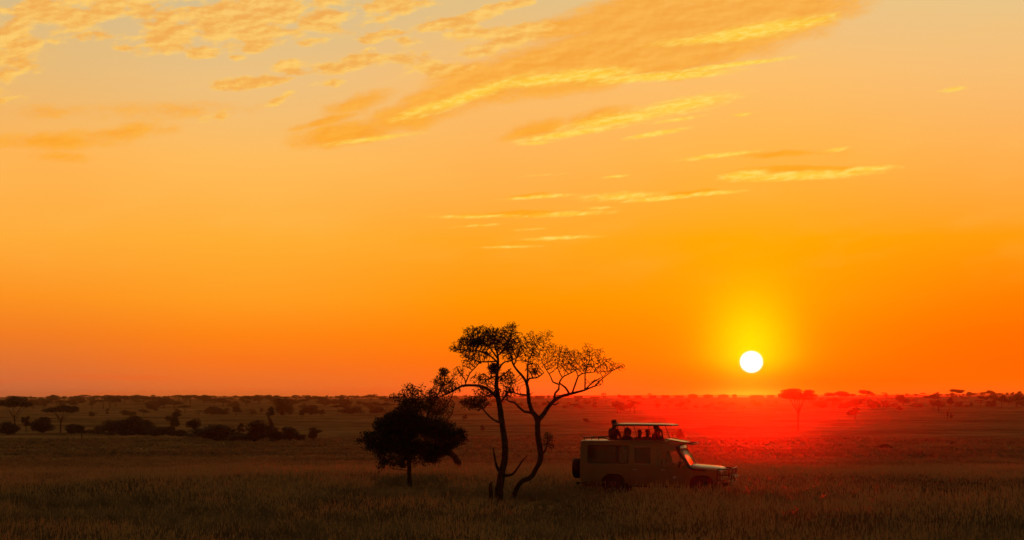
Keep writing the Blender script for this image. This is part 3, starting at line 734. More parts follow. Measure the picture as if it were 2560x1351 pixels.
def mid_trees():
    T = [
     # left middle distance
     ('umbrella', 36, 1085, 100, 92, 'broad dark flat-topped acacia standing at the far left edge'),
     ('upright', 66, 1083, 26, 42, 'narrow thin-trunked tree just right of the broad acacia at the left edge'),
     ('umbrella', 151, 1083, 86, 68, 'dark umbrella acacia with a thin bare trunk, second large tree from the left edge'),
     ('bush', 20, 1087, 59, 31, 'low dark bush under the broad acacia at the left edge'),
     ('bush', 106, 1082, 62, 38, 'rounded dark bush just left of the umbrella acacia trunk'),
     ('bush', 178, 1083, 46, 22, 'small dark bush just right of the umbrella acacia'),
     ('upright', 205, 1099, 34, 36, 'small dark tree with a thick foot standing in front of the row of bushes'),
     ('bush', 248, 1082, 40, 18, 'small low bush between the small tree and the long dark thicket'),
     ('bush', 283, 1084, 81, 34, 'rounded dark bush at the left end of the long thicket'),
     ('bush', 332, 1088, 76, 47, 'tallest rounded bush in the middle of the long dark thicket'),
     ('bush', 362, 1087, 59, 36, 'wide dark bush at the right end of the long thicket'),
     ('bush', 405, 1089, 70, 22, 'low grey bush right of the long dark thicket'),
     ('upright', 434, 1088, 34, 56, 'slim upright tree with a dark head between the two thickets'),
     ('round', 486, 1092, 38, 44, 'dark bushy tree with a blunt top right of the slim upright tree'),
     ('bush', 548, 1103, 124, 40, 'long low dark bush left of the small vase-shaped tree'),
     ('upright', 600, 1093, 20, 34, 'small vase-shaped tree standing above the low thicket'),
     ('bush', 640, 1105, 81, 52, 'large dark rounded bush left of the crooked bare-trunk tree'),
     ('bush', 690, 1106, 54, 29, 'small dark bush at the foot of the crooked bare-trunk tree'),
     ('bush', 720, 1102, 59, 34, 'rounded dark bush right of the crooked bare-trunk tree'),
     ('upright', 785, 1104, 36, 34, 'small pointed shrub standing alone at the right end of the thicket'),
     ('bush', 595, 1106, 81, 18, 'flat dark scrub under the small vase-shaped tree'),
     # second row, left
     ('bush', 706, 1039, 52, 44, 'pale domed tree on the plain above the crooked bare-trunk tree'),
     ('bush', 778, 1037, 58, 24, 'wide low dark bush on the plain right of the pale domed tree'),
     ('upright', 755, 1046, 16, 20, 'small dark tree at the left end of the wide low bush'),
     ('upright', 804, 1042, 18, 18, 'tiny dark tree at the right end of the wide low bush'),
     ('umbrella', 845, 1035, 34, 22, 'flat dark tree at the left end of the row left of the round bushy tree'),
     ('bush', 880, 1035, 60, 20, 'long low bush in the row left of the round bushy tree'),
     ('bush', 940, 1034, 56, 18, 'low bush at the right end of the row left of the round bushy tree'),
     ('umbrella', 968, 1034, 34, 26, 'flat-topped tree just left of the round bushy tree'),
     ('bush', 530, 1037, 40, 20, 'dark bush at the left end of the second row of scrub'),
     ('bush', 558, 1037, 44, 16, 'low bush in the middle of the second row of scrub'),
     ('round', 590, 1040, 28, 24, 'small round tree at the right end of the second row of scrub'),
     ('umbrella', 626, 1036, 22, 12, 'tiny flat-topped tree right of the second row of scrub'),
     ('upright', 653, 1036, 12, 16, 'tiny dark upright shrub between the scrub and the pale domed tree'),
     ('round', 360, 1040, 24, 16, 'small round dark bush above the long thicket'),
     ('bush', 330, 1040, 26, 10, 'low flat dark bush above the long thicket'),
     ('upright', 268, 1042, 12, 20, 'tiny narrow dark tree above the left end of the long thicket'),
     ('bush', 228, 1042, 16, 12, 'tiny dark bush above the small thick-footed tree'),
     ('round', 443, 1052, 18, 24, 'slim little dark tree directly above the slim upright tree'),
     ('umbrella', 462, 1036, 34, 22, 'flat dark tree above the gap between the two thickets'),
     ('umbrella', 498, 1038, 22, 12, 'tiny flat tree left of the second row of scrub'),
     # between the near trees
     ('upright', 1160, 1056, 18, 18, 'small cone-shaped shrub alone on the plain behind the pair of acacias'),
     ('upright', 1207, 1083, 13, 18, 'small tufted shrub with a pale side left of the straight acacia trunk'),
     ('bush', 1465, 1055, 18, 8, 'low scraggly shrub with bare twigs on the plain above the back of the vehicle'),
     # behind the vehicle
     ('bush', 1700, 1098, 20, 24, 'feathery little bush showing above the front of the vehicle roof'),
     ('upright', 1681, 1097, 6, 16, 'thin upright weed just left of the feathery little bush'),
     ('round', 1543, 1034, 32, 30, 'round-headed tree right of centre above the raised roof'),
     ('round', 1551, 1033, 22, 15, 'small bush at the foot of the round-headed tree above the raised roof'),
     ('round', 1575, 1030, 34, 22, 'spreading dark tree right of the round-headed tree'),
     ('umbrella', 1587, 1034, 32, 30, 'layered flat tree touching the spreading dark tree'),
     ('round', 1645, 1026, 16, 18, 'small ball-shaped tree in the red glow right of the layered flat tree'),
     ('umbrella', 1669, 1025, 18, 12, 'tiny flat tree in the red glow right of the ball-shaped tree'),
     ('upright', 1487, 1027, 14, 20, 'slim tree left of the round-headed tree above the raised roof'),
     ('round', 1447, 1028, 22, 18, 'small tree right of the forked acacia, left part of its clump'),
     ('umbrella', 1434, 1029, 22, 18, 'small spreading tree just right of the forked acacia limb'),
     ('round', 1412, 1026, 12, 12, 'tiny round shrub under the forked acacia limb'),
     ('round', 1700, 1025, 24, 16, 'dim red clump left of the sun reflection'),
     ('round', 1705, 1024, 14, 20, 'dim red small tree rising from the clump'),
     ('round', 1770, 1026, 22, 14, 'faint red bush right below the sun'),
     ('umbrella', 1808, 1020, 34, 14, 'faint red flat tree left of the sun line'),
     ('bush', 1800, 1026, 40, 10, 'faint red low bush under the faint flat tree'),
     # right
     ('umbrella', 2100, 1024, 72, 44, 'wide flat-topped acacia on the horizon right of the large red umbrella acacia'),
     ('umbrella', 2085, 1026, 50, 30, 'lower flat acacia in front of the wide flat-topped one'),
     ('umbrella', 2161, 1020, 38, 44, 'tall small-crowned acacia poking above the skyline, right of the wide flat one'),
     ('round', 2141, 1026, 56, 28, 'broad round dark-red tree crown left of the dark thicket'),
     ('round', 2137, 1050, 38, 30, 'round dark-red tree with a short trunk in front of the broad one'),
     ('bush', 2112, 1022, 30, 14, 'low bush left of the broad round dark-red tree'),
     ('bush', 2055, 1020, 40, 18, 'dim red bush right of the large umbrella acacia'),
     ('bush', 2182, 1021, 40, 20, 'dark thicket right of the broad round dark-red tree'),
     ('bush', 2216, 1020, 20, 12, 'small dark bush right of the dark thicket'),
     ('bush', 2238, 1019, 22, 9, 'low dark bush left of the rounded tree pair'),
     ('round', 2258, 1024, 30, 36, 'rounded layered tree, taller of the pair right of the dark thicket'),
     ('round', 2247, 1035, 17, 20, 'small round tree with a thin trunk in front of the taller rounded one'),
     ('bush', 2295, 1019, 40, 10, 'long low bush on the right plain'),
     ('umbrella', 2330, 1022, 40, 34, 'flat layered tree in the dark clump left of the ball-topped tree'),
     ('round', 2347, 1030, 38, 28, 'wide round tree in the dark clump left of the ball-topped tree'),
     ('round', 2374, 1028, 20, 34, 'small ball-topped tree with a thin bare trunk'),
     ('umbrella', 2390, 1008, 36, 34, 'graceful flat-topped acacia standing clear above the skyline at right'),
     ('bush', 2398, 1018, 26, 13, 'low bush below the graceful flat-topped acacia'),
     ('bush', 2416, 1018, 22, 6, 'tiny low bush right below the graceful flat-topped acacia'),
     ('bush', 2428, 1017, 10, 10, 'tiny round shrub left of the dark right-hand wood'),
     ('umbrella', 2452, 1018, 36, 28, 'flat-topped tree at the left end of the dark right-hand wood'),
     ('umbrella', 2485, 1018, 40, 30, 'flat-topped tree with low scrub in the dark right-hand wood'),
     ('bush', 2478, 1018, 30, 16, 'low bush under the flat-topped trees of the right-hand wood'),
     ('round', 2504, 1022, 28, 34, 'round dark tree in the right-hand wood'),
     ('round', 2540, 1019, 40, 32, 'large round dark tree by the right edge'),
     ('round', 2545, 1020, 20, 18, 'small round tree before the large one by the right edge'),
     ('bush', 2562, 1016, 26, 22, 'dark bush cut by the right edge'),
     ('upright', 2369, 1052, 7, 24, 'thin leaning shrub, left one of two on the open plain below the ball-topped tree'),
     ('upright', 2379, 1051, 9, 16, 'small tufty shrub, right one of two on the open plain below the ball-topped tree'),
     ('umbrella', 2310, 1069, 8, 5, 'very small lone shrub on a pale patch of the right plain'),
    ]
    for t in T: plant(*t)
    # crooked tree with a bare trunk
    g = ground_hit(683, 1103); s = g.y / F
    w = Wood(); P = lambda x, y, dy=0: ((x - 683) * s, dy, (1103 - y) * s)
    w.chain([P(683, 1110), P(682, 1080), P(681, 1065), P(677, 1052), P(669, 1042)], [4.6 * s, 3.6 * s, 2.6 * s, 2.0 * s, 1.5 * s], sub=.4)
    w.chain([P(680, 1070), P(674, 1062, .3), P(670, 1054, .5)], [1.6 * s, 1 * s, .5 * s], len(w.p) - 4, sub=.4)
    w.chain([P(669, 1042), P(676, 1034), P(678, 1024)], [1.5 * s, 1 * s, .5 * s], len(w.p) - 4, sub=.4)
    root = tag(empty('crooked_tree', g), 'crooked tree with a bare bent trunk and one small dark tuft of crown', 'tree')
    V, Fc = w.mesh(); mesh_obj('trunk', V, Fc, BARK, root)
    lf = np.vstack([ellipsoid_pts(P(x, y), (rx * s, rx * s, ry * s), 420) for x, y, rx, ry in ((676, 1027, 8, 7), (672, 1036, 9, 6), (680, 1034, 6, 6), (678, 1022, 5, 4))])
    V, Fc = leaves(lf, 2.2 * s, .3 * s); quick_mesh('crown', V, Fc, LEAF, root)
    # the large umbrella acacia right of the sun, traced from its own shape
    g = ground_hit(1996, 1079); s = g.y / F
    Q = lambda zx, zy, dy=0.: ((zx / 3.879 - 96) * s, dy, (139 - zy / 3.879) * s)
    w = Wood(); w.chain([Q(372, 545), Q(370, 450), Q(373, 380)], [2.6 * s, 2.1 * s, 1.9 * s], sub=1.)
    m = len(w.p) - 1
    for pts, dy in (([(352, 335), (320, 280), (285, 235), (230, 200)], -2.), ([(356, 320), (343, 250), (320, 190)], 1.5), ([(382, 300), (386, 240), (380, 180)], -1.), ([(395, 310), (415, 260), (450, 205), (500, 190)], 2.), ([(378, 320), (372, 250), (360, 190)], 2.5), ([(362, 330), (330, 290), (305, 220)], 2.8), ([(392, 320), (402, 285), (430, 235)], -2.5)):
        n = len(pts); w.chain([w.p[m]] + [Q(x, y, dy * (i + 1) / n) for i, (x, y) in enumerate(pts)], [1.3 * s] + [(.95 - .2 * i) * s for i in range(n)], m, sub=1.)
    root = tag(empty('umbrella_tree', g), 'large umbrella acacia glowing red with a long bare trunk, right of the sun', 'tree')
    V, Fc = w.mesh(); mesh_obj('trunk', V, Fc, BARK, root)
    lf = []
    for zx, zy, rx, ry, n in ((310, 155, 110, 24, 1600), (265, 185, 90, 22, 1100), (350, 190, 120, 30, 1900), (240, 205, 60, 12, 400), (330, 140, 70, 14, 600), (478, 160, 56, 22, 900), (440, 195, 90, 26, 1200), (500, 190, 46, 14, 300), (400, 225, 90, 14, 500), (490, 225, 60, 10, 260), (300, 220, 80, 10, 300)):
        for dy in (-2.2, 0, 2.2): lf.append(ellipsoid_pts(Q(zx, zy, dy), (rx / 3.879 * s, 3., ry / 3.879 * s), n // 2))
    V, Fc = leaves(np.vstack(lf), 2.0 * s, .3 * s); quick_mesh('crown', V, Fc, LEAF, root)
    # dark mounds on the right-hand plain
    soil = simple_mat('mound_soil', (.03, .022, .012), (.05, .036, .02), scale=2, rough=1, spec=0)
    for (px, py, wpx, hpx, lab) in [(2212, 1121, 66, 10, 'low wide dark earth mound on the right-hand plain'), (2385, 1111, 36, 6, 'smaller flat dark earth mound towards the right edge'),
                                    (1470, 1056, 26, 3, 'low bare earth hump under the scraggly shrub above the vehicle')]:
        g = ground_hit(px, py); k = g.y / F
        bm = bmesh.new(); nr, na = 7, 28; rows = []
        for i in range(nr + 1):
            q = i / nr; row = []
            for j in range(na):
                a = 2 * PI * j / na; e = 1 + .25 * noise.noise(Vector((math.cos(a) * 1.5, math.sin(a) * 1.5, px)))
                h = (math.cos(q * PI) * .5 + .5) * hpx * k * (1 + .3 * noise.noise(Vector((q * 3 * math.cos(a), q * 3 * math.sin(a), 5 + px)))) - .08
                row.append(bm.verts.new((q * wpx * .5 * k * e * math.cos(a), q * wpx * .35 * k * e * math.sin(a), h)))
            rows.append(row)
        for i in range(nr):
            for j in range(na): 
                if i == 0: 
                    if j == 0: bm.faces.new(rows[1])
                    continue
                bm.faces.new((rows[i][j], rows[i][(j + 1) % na], rows[i + 1][(j + 1) % na], rows[i + 1][j]))
        for v in rows[0]: bm.verts.remove(v)
        o = bm_obj('earth_mound', bm, soil, smooth=True); o.location = g; tag(o, lab, 'mound')
mid_trees()

def far_trees():
    random.seed(21)
    def sky_row(x0, x1, n, base, hlo, hhi, label, group, kinds=('umbrella', 'round', 'upright', 'bush')):
        for i in range(n):
            px = x0 + (x1 - x0) * (i + random.uniform(.05, .95)) / n
            k = random.choice(kinds); h = random.uniform(hlo, hhi) * (1 if random.random() < .8 else 1.25)
            wd = h * random.uniform(1.1, 2.3) if k != 'upright' else h * random.uniform(.7, 1.1)
            plant(k, px, 0, wd, h, label, group, Y=random.uniform(2340, 2480))
    sky_row(0, 470, 44, 0, 6, 11, 'tiny dark tree on the skyline above the left third of the plain', 'skyline trees at left')
    sky_row(470, 980, 46, 0, 6, 11, 'tiny dark tree on the skyline between the left third and the round bushy tree', 'skyline trees left of the bushy tree')
    sky_row(1120, 1430, 16, 0, 5, 10, 'tiny tree on the skyline seen through the crowns of the two thin acacias', 'skyline trees behind the acacias')
    sky_row(1930, 2330, 20, 0, 5, 11, 'tiny reddish tree on the skyline right of the sun', 'skyline trees right of the sun')
    sky_row(2330, 2570, 18, 0, 6, 12, 'tiny dark tree on the skyline in the right corner', 'skyline trees at far right')
    for i in range(20):
        px = 165 + 620 * (i + random.uniform(0, 1)) / 20; py = 1084 + (px - 165) * .03 + random.uniform(-2, 2)
        plant('bush', px, py, random.uniform(26, 58), random.uniform(9, 18), 'low dark scrub bush filling the foot of the dark thicket row at left', 'low scrub along the thicket row')
    def band(x0, x1, y0, y1, n, wlo, whi, label, group, kinds=('bush', 'round', 'umbrella', 'upright')):
        for i in range(n):
            px = x0 + (x1 - x0) * (i + random.uniform(0, 1)) / n; py = random.uniform(y0, y1)
            s = .6 + .6 * (py - 1000) / 35
            wd = random.uniform(wlo, whi) * s; k = random.choice(kinds)
            h = wd * {'bush': .4, 'round': .6, 'umbrella': .5, 'upright': .75}[k] * random.uniform(.8, 1.2)
            if k == 'upright': wd *= .7; h *= .8
            h = max(4, min(h, (py - 989) * 1.05)); wd = min(wd, h * 3.2)
            plant(k, px, py, wd, h, label, group)
    band(70, 520, 1004, 1024, 40, 28, 58, 'small grey-brown scrub tree on the far plain at left', 'scrub on the far left plain')
    band(230, 660, 1030, 1042, 9, 10, 22, 'little dark scrub bush on the middle plain at left', 'little scrub on the left plain')
    band(520, 980, 1002, 1020, 32, 26, 52, 'small grey-brown scrub tree on the far plain left of the bushy tree', 'scrub on the far plain left of the bushy tree')
    band(1060, 1400, 1006, 1024, 14, 16, 36, 'small scrub tree on the plain seen between the two thin acacias', 'scrub behind the acacias')
    band(1400, 1700, 1000, 1012, 12, 14, 30, 'small scrub tree on the plain below the row of lodge roofs', 'scrub below the lodges')
    band(1700, 1950, 1006, 1028, 12, 12, 26, 'faint red scrub tree in the glow below the sun', 'scrub in the red glow')
    band(2010, 2560, 1000, 1014, 26, 16, 34, 'small dim tree on the far plain at right', 'scrub on the far right plain')
far_trees()
# ------------------------------------------------------------------ safari vehicle (local: +x forward, +y left, z up)
VYAW = math.radians(-15.5)
VPOS = ground_at(1632, 72.0)

def paint_mat():
    m, nt, b = new_mat('tan_paint'); N = NT(nt)
    tc = N.n('ShaderNodeTexCoord'); sp = N.n('ShaderNodeSeparateXYZ'); nt.links.new(tc.outputs['Object'], sp.inputs[0])
    n1 = N.noise(tc.outputs['Object'], 2.2, 5., .6)
    dust = N.m('ADD', N.smooth(sp.outputs[2], .3, 1.15, .9, .1), N.m('MULTIPLY', N.m('SUBTRACT', n1, .5), .9), clamp=True)
    c = N.mix(dust, (.25, .165, .082, 1), (.15, .098, .048, 1))
    nt.links.new(c, b.inputs['Base Color'])
    nt.links.new(N.smooth(dust, 0, 1, .3, .75), b.inputs['Roughness'])
    b.inputs['Coat Weight'].default_value = .35; b.inputs['Coat Roughness'].default_value = .18
    return m

PAINT = paint_mat()
RUBBER = simple_mat('rubber', (.012, .012, .012), (.03, .026, .022), rough=.85, scale=14, spec=.3)
BLACK = simple_mat('black_plastic', (.012, .012, .012), (.022, .02, .018), rough=.5, scale=10)
STEEL = simple_mat('bar_steel', (.035, .033, .03), (.06, .055, .05), rough=.45, metal=.9, scale=8)
CHROME = simple_mat('lamp_chrome', (.5, .5, .5), (.6, .6, .6), rough=.15, metal=1, scale=8)
RIM = simple_mat('rim_paint', (.05, .045, .035), (.09, .075, .055), rough=.5, scale=8)
SEAT = simple_mat('seat_cloth', (.03, .025, .02), (.05, .04, .03), rough=.95, scale=20)
LINING = simple_mat('cabin_lining', (.05, .043, .035), (.07, .06, .05), rough=.95, scale=12)
LIGHTGREY = simple_mat('pale_plate', (.5, .47, .4), (.6, .56, .5), rough=.5, scale=12)

def glass_mat(name, tint, dust, dustcol=(.42, .34, .24), blur=0):
    m, nt, b = new_mat(name); N = NT(nt)
    nt.nodes.remove(b)
    out = nt.nodes['Material Output']
    tc = N.n('ShaderNodeTexCoord'); n1 = N.noise(tc.outputs['Object'], 3., 5., .6)
    tr = N.n('ShaderNodeBsdfTransparent'); tr.inputs[0].default_value = (*tint, 1)
    gl = N.n('ShaderNodeBsdfGlossy'); gl.inputs['Roughness'].default_value = .08; gl.inputs['Color'].default_value = (1, 1, 1, 1)
    fr = N.n('ShaderNodeFresnel'); fr.inputs[0].default_value = 1.5
    mx = N.n('ShaderNodeMixShader'); nt.links.new(fr.outputs[0], mx.inputs[0]); nt.links.new(tr.outputs[0], mx.inputs[1]); nt.links.new(gl.outputs[0], mx.inputs[2])
    df = N.n('ShaderNodeBsdfDiffuse'); df.inputs[0].default_value = (*dustcol, 1)
    tl = N.n('ShaderNodeBsdfTranslucent'); tl.inputs[0].default_value = (*dustcol, 1)
    m2 = N.n('ShaderNodeMixShader'); m2.inputs[0].default_value = .6; nt.links.new(df.outputs[0], m2.inputs[1]); nt.links.new(tl.outputs[0], m2.inputs[2])
    if blur:
        m2 = N.n('ShaderNodeBsdfRefraction'); m2.inputs['IOR'].default_value = 1.03; m2.inputs['Roughness'].default_value = blur; m2.inputs['Color'].default_value = (1, .96, .88, 1)
    m3 = N.n('ShaderNodeMixShader'); nt.links.new(N.smooth(n1, .2, .8, dust * .6, dust), m3.inputs[0]); nt.links.new(mx.outputs[0], m3.inputs[1]); nt.links.new(m2.outputs[0], m3.inputs[2])
    nt.links.new(m3.outputs[0], out.inputs[0])
    return m
GLASS_DARK = glass_mat('tinted_glass', (.02, .018, .016), .008)
GLASS = glass_mat('dusty_glass', (.85, .82, .78), .12, blur=.4)
GLASS_WIND = glass_mat('dusty_windscreen', (.9, .86, .8), .9, blur=.45)

def box(bm, x0, x1, y0, y1, z0, z1, bev=0):
    r = bmesh.ops.create_cube(bm, size=1)
    vs = r['verts']
    for v in vs:
        v.co = Vector(((x0 + x1) / 2 + v.co.x * (x1 - x0), (y0 + y1) / 2 + v.co.y * (y1 - y0), (z0 + z1) / 2 + v.co.z * (z1 - z0)))
    if bev:
        es = list({e for v in vs for e in v.link_edges})
        bmesh.ops.bevel(bm, geom=es, offset=bev, segments=2, affect='EDGES', profile=.6)
    return vs

def tube(bm, pts, r, k=8, caps=True):
    pts = [Vector(p) for p in pts]; rings = []
    for i, p in enumerate(pts):
        d = (pts[min(i + 1, len(pts) - 1)] - pts[max(i - 1, 0)]).normalized()
        a = d.orthogonal().normalized() if i == 0 else (rings[-1][1] - d * rings[-1][1].dot(d)).normalized()
        b = d.cross(a); rr = r[i] if isinstance(r, (list, tuple)) else r
        rings.append(([bm.verts.new(p + (a * math.cos(2 * PI * q / k) + b * math.sin(2 * PI * q / k)) * rr) for q in range(k)], a))
    for i in range(len(rings) - 1):
        A, B = rings[i][0], rings[i + 1][0]
        for q in range(k): bm.faces.new((A[q], A[(q + 1) % k], B[(q + 1) % k], B[q]))
    if caps: bm.faces.new(rings[0][0][::-1]); bm.faces.new(rings[-1][0])

def bend(pts, r=.06, n=4):
    """round the corners of a polyline"""
    pts = [Vector(p) for p in pts]; out = [pts[0]]
    for i in range(1, len(pts) - 1):
        a, b, c = pts[i - 1], pts[i], pts[i + 1]
        u = (a - b).normalized(); v = (c - b).normalized(); rr = min(r, (a - b).length * .45, (c - b).length * .45)
        p0, p1 = b + u * rr, b + v * rr
        for j in range(n + 1):
            t = j / n; out.append(p0 * (1 - t) ** 2 + b * 2 * t * (1 - t) + p1 * t * t)
    out.append(pts[-1]); return out

def rrect(x0, x1, z0, z1, r, n=4):
    out = []
    for cx, cz, a0 in ((x1 - r, z1 - r, 0), (x0 + r, z1 - r, 90), (x0 + r, z0 + r, 180), (x1 - r, z0 + r, 270)):
        for j in range(n + 1):
            a = math.radians(a0 + 90 * j / n); out.append((cx + r * math.cos(a), cz + r * math.sin(a)))
    return out

def side_y(z):
    """half width of the body at height z"""
    return .85 - max(0, z - 1.2) * .085 - (max(0, .75 - z) * .04)

def panel(bm, outer, holes, sgn, thick=.03, off=0., cuts=(1.2,)):
    tmp = bmesh.new(); es = []
    for loop in [outer] + list(holes):
        vs = [tmp.verts.new((x, 0, z)) for x, z in loop]
        es += [tmp.edges.new((vs[i], vs[(i + 1) % len(vs)])) for i in range(len(vs))]
    bmesh.ops.triangle_fill(tmp, use_beauty=True, use_dissolve=False, edges=es)
    for z in cuts:
        bmesh.ops.bisect_plane(tmp, geom=tmp.verts[:] + tmp.edges[:] + tmp.faces[:], plane_co=(0, 0, z), plane_no=(0, 0, 1))
    vmap = {}
    for k, d in enumerate((0, -thick)):
        for v in tmp.verts:
            vmap[(v, k)] = bm.verts.new((v.co.x, sgn * (side_y(v.co.z) + off + d), v.co.z))
    for f in tmp.faces:
        bm.faces.new([vmap[(v, 0)] for v in f.verts]); bm.faces.new([vmap[(v, 1)] for v in reversed(f.verts)])
    for e in tmp.edges:
        if len(e.link_faces) == 1:
            a, b = e.verts; bm.faces.new((vmap[(a, 0)], vmap[(b, 0)], vmap[(b, 1)], vmap[(a, 1)]))
    tmp.free()

def poly_prism(bm, loop, y0, y1):
    A = [bm.verts.new((x, y0, z)) for x, z in loop]; B = [bm.verts.new((x, y1, z)) for x, z in loop]
    n = len(loop)
    for i in range(n): bm.faces.new((A[i], A[(i + 1) % n], B[(i + 1) % n], B[i]))
    bm.faces.new(A[::-1]); bm.faces.new(B)

def arch(cx, cz, r, a0=0, a1=180, n=12):
    f = lambda v: math.copysign(abs(v) ** .72, v)
    return [(cx + r * f(math.cos(math.radians(a0 + (a1 - a0) * i / n))), cz + r * f(math.sin(math.radians(a0 + (a1 - a0) * i / n))) * .93) for i in range(n + 1)]

def disc_lathe(bm, prof, cx, cz, y, sgn=1, k=36, axis='y'):
    """prof: list of (radius, offset along the axle)"""
    rings = []
    for r, o in prof:
        ring = []
        for q in range(k):
            a = 2 * PI * q / k
            if axis == 'y': ring.append(bm.verts.new((cx + r * math.cos(a), y + sgn * o, cz + r * math.sin(a))))
            else: ring.append(bm.verts.new((cx + sgn * o, y + r * math.cos(a), cz + r * math.sin(a))))
        rings.append(ring)
    for i in range(len(rings) - 1):
        for q in range(k): bm.faces.new((rings[i][q], rings[i][(q + 1) % k], rings[i + 1][(q + 1) % k], rings[i + 1][q]))
    bm.faces.new(rings[0][::-1]); bm.faces.new(rings[-1])

def make_wheel(root, cx, cz, y, sgn, name='wheel', axis='y', R=.39):
    e = empty(name, (0, 0, 0)); e.parent = root
    bm = bmesh.new(); k = 44
    disc_lathe(bm, [(R * .56, -.1), (R * .6, -.125), (R * .85, -.13), (R * .97, -.105), (R, -.06), (R * .985, -.03), (R, -.02), (R, .02), (R * .985, .03), (R, .06), (R * .97, .105), (R * .85, .13), (R * .6, .125), (R * .56, .1)], cx, cz, y, sgn, k, axis)
    bm_obj('tyre', bm, RUBBER, e, True)
    bm = bmesh.new()
    disc_lathe(bm, [(R * .3, .02), (R * .555, .075), (R * .575, .128), (R * .53, .12), (R * .48, .06), (R * .36, .05), (R * .2, .09), (R * .1, .1)], cx, cz, y, sgn, 28, axis)
    bm_obj('rim', bm, RIM, e, True)
    return e

ROOF_Z = 2.085
def roof_z(x):
    return ROOF_Z - .004 * (x + 2.4) ** 2 * .2 - max(0, x - .35) ** 1.3 * .17

FX, RX, WZ, WR = 1.85, -1.27, .40, .39

def build_vehicle():
    root = empty('safari_vehicle', VPOS, VYAW)
    root.scale = (1.02, 1, 1)
    tag(root, 'tan long-bodied safari vehicle with a raised pop-up roof, parked in the grass below the sun', 'off-road vehicle')
    # ---------------- body: sides with their openings, rear, floor, cowl
    bm = bmesh.new()
    rear_win = rrect(-2.2, -.74, 1.27, 1.905, .05); mid_win = rrect(-.53, .07, 1.265, 1.85, .05)
    door_hole = [(.42, 1.21), (1.34, 1.21), (1.02, 1.70), (.98, 1.73), (.46, 1.73), (.42, 1.69)]
    def outer(s):
        r = [(-2.47, .62), (-2.47, 1.95), (-2.44, 2.01), (-2.38, 2.03)]
        r += [(x, roof_z(x) - .055) for x in (-1.5, -.5, .3, .7)]
        r += [(1.02, 1.87), (1.43, 1.17), (1.6, 1.14), (2.45, 1.05), (2.53, 1.0), (2.55, .82)]
        r += [(2.5, .6)] + arch(FX, .47, .44, 12, 168) + [(1.42, .5), (-.72, .5)] + arch(RX, .5, .43, 10, 170) + [(-1.72, .55)]
        return r
    for s in (-1, 1):
        panel(bm, outer(s), [rear_win, mid_win, door_hole], s)
    # rear wall with window
    tmp_y = .80
    box(bm, -2.475, -2.44, -.8, .8, .62, 1.3); box(bm, -2.475, -2.44, -.76, -.6, 1.3, 2.0); box(bm, -2.475, -2.44, .6, .76, 1.3, 2.0)
    box(bm, -2.475, -2.44, -.6, .6, 1.88, 2.0); box(bm, -2.475, -2.44, -.06, .0, 1.3, 1.88)
    box(bm, -2.43, 1.35, -.78, .78, .56, .6)                         # floor
    box(bm, 1.35, 1.40, -.78, .78, .56, 1.15)                        # bulkhead
    for y in (-.5, .5): box(bm, -2.4, 2.5, y - .05, y + .05, .42, .54)   # chassis rails
    body = bm_obj('body', bm, PAINT, root)
    bm = bmesh.new()
    for s in (-1, 1):                                                # inner wheel housings
        box(bm, FX - .42, FX + .42, min(s * .55, s * .57), max(s * .55, s * .57), .5, 1.0)
        box(bm, RX - .42, RX + .42, min(s * .55, s * .57), max(s * .55, s * .57), .6, 1.0)
    bm.free()
    for cx in (FX, RX):
        bm = bmesh.new(); box(bm, cx - .47, cx + .47, -.56, .56, .4, .9); bm_obj('wheel_housing', bm, RUBBER, root)
    # ---------------- roof: curved skin with the big hatch left open
    bm = bmesh.new()
    xs = [-2.47, -2.44, -2.38, -2.0, -1.5, -1.0, -.5, 0, .45, .7, .9, 1.05]
    prof = [(-1, -.09), (-.985, -.05), (-.95, -.015), (-.86, .0), (-.7, .012), (-.35, .02), (0, .022), (.35, .02), (.7, .012), (.86, 0), (.95, -.015), (.985, -.05), (1, -.09)]
    def skin(dz, sc):
        rows = []
        for x in xs:
            z0 = roof_z(x) - (.035 if x < -2.45 else (.012 if x < -2.42 else 0)); hw = side_y(z0 - .06) * sc + .012
            rows.append([bm.verts.new((x, hw * p, z0 + q + dz)) for p, q in prof])
        return rows
    A = skin(0, 1); B = skin(-.03, .985)
    nx, npf = len(xs), len(prof)
    hatch = lambda i, j: (4 <= i <= 7) and (4 <= j <= 7)
    for i in range(nx - 1):
        for j in range(npf - 1):
            if hatch(i, j): continue
            bm.faces.new((A[i][j], A[i + 1][j], A[i + 1][j + 1], A[i][j + 1])); bm.faces.new((B[i][j], B[i][j + 1], B[i + 1][j + 1], B[i + 1][j]))
    bm_obj('roof', bm, PAINT, root, True)
    # hatch rim
    bm = bmesh.new()
    x0, x1 = -1.5, .45; y = .56
    for s in (-1, 1): box(bm, x0, x1, s * y - .025, s * y + .025, 2.05, 2.135, .008)
    box(bm, x0 - .05, x0, -y, y, 2.05, 2.135, .008); box(bm, x1, x1 + .05, -y, y, 2.03, 2.115, .008)
    bm_obj('hatch_rim', bm, BLACK, root)
    # ---------------- raised roof panel on struts
    pop = empty('pop_up_roof', (0, 0, 0)); pop.parent = root
    bm = bmesh.new()
    n1, n2 = 16, 10
    for dz, fl in ((0, 0), (-.035, 1)):
        pass
    def top(u, v):
        x = -1.29 + 2.06 * u; yy = -.64 + 1.28 * v
        e = 1 - max(abs(2 * u - 1) ** 10, abs(2 * v - 1) ** 8)
        return Vector((x, yy, 2.665 + .03 * (1 - abs(2 * v - 1) ** 2.2) * (e if e > 0 else 0) + .012 * e - .02 * u))
    T = [[bm.verts.new(top(i / n1, j / n2)) for j in range(n2 + 1)] for i in range(n1 + 1)]
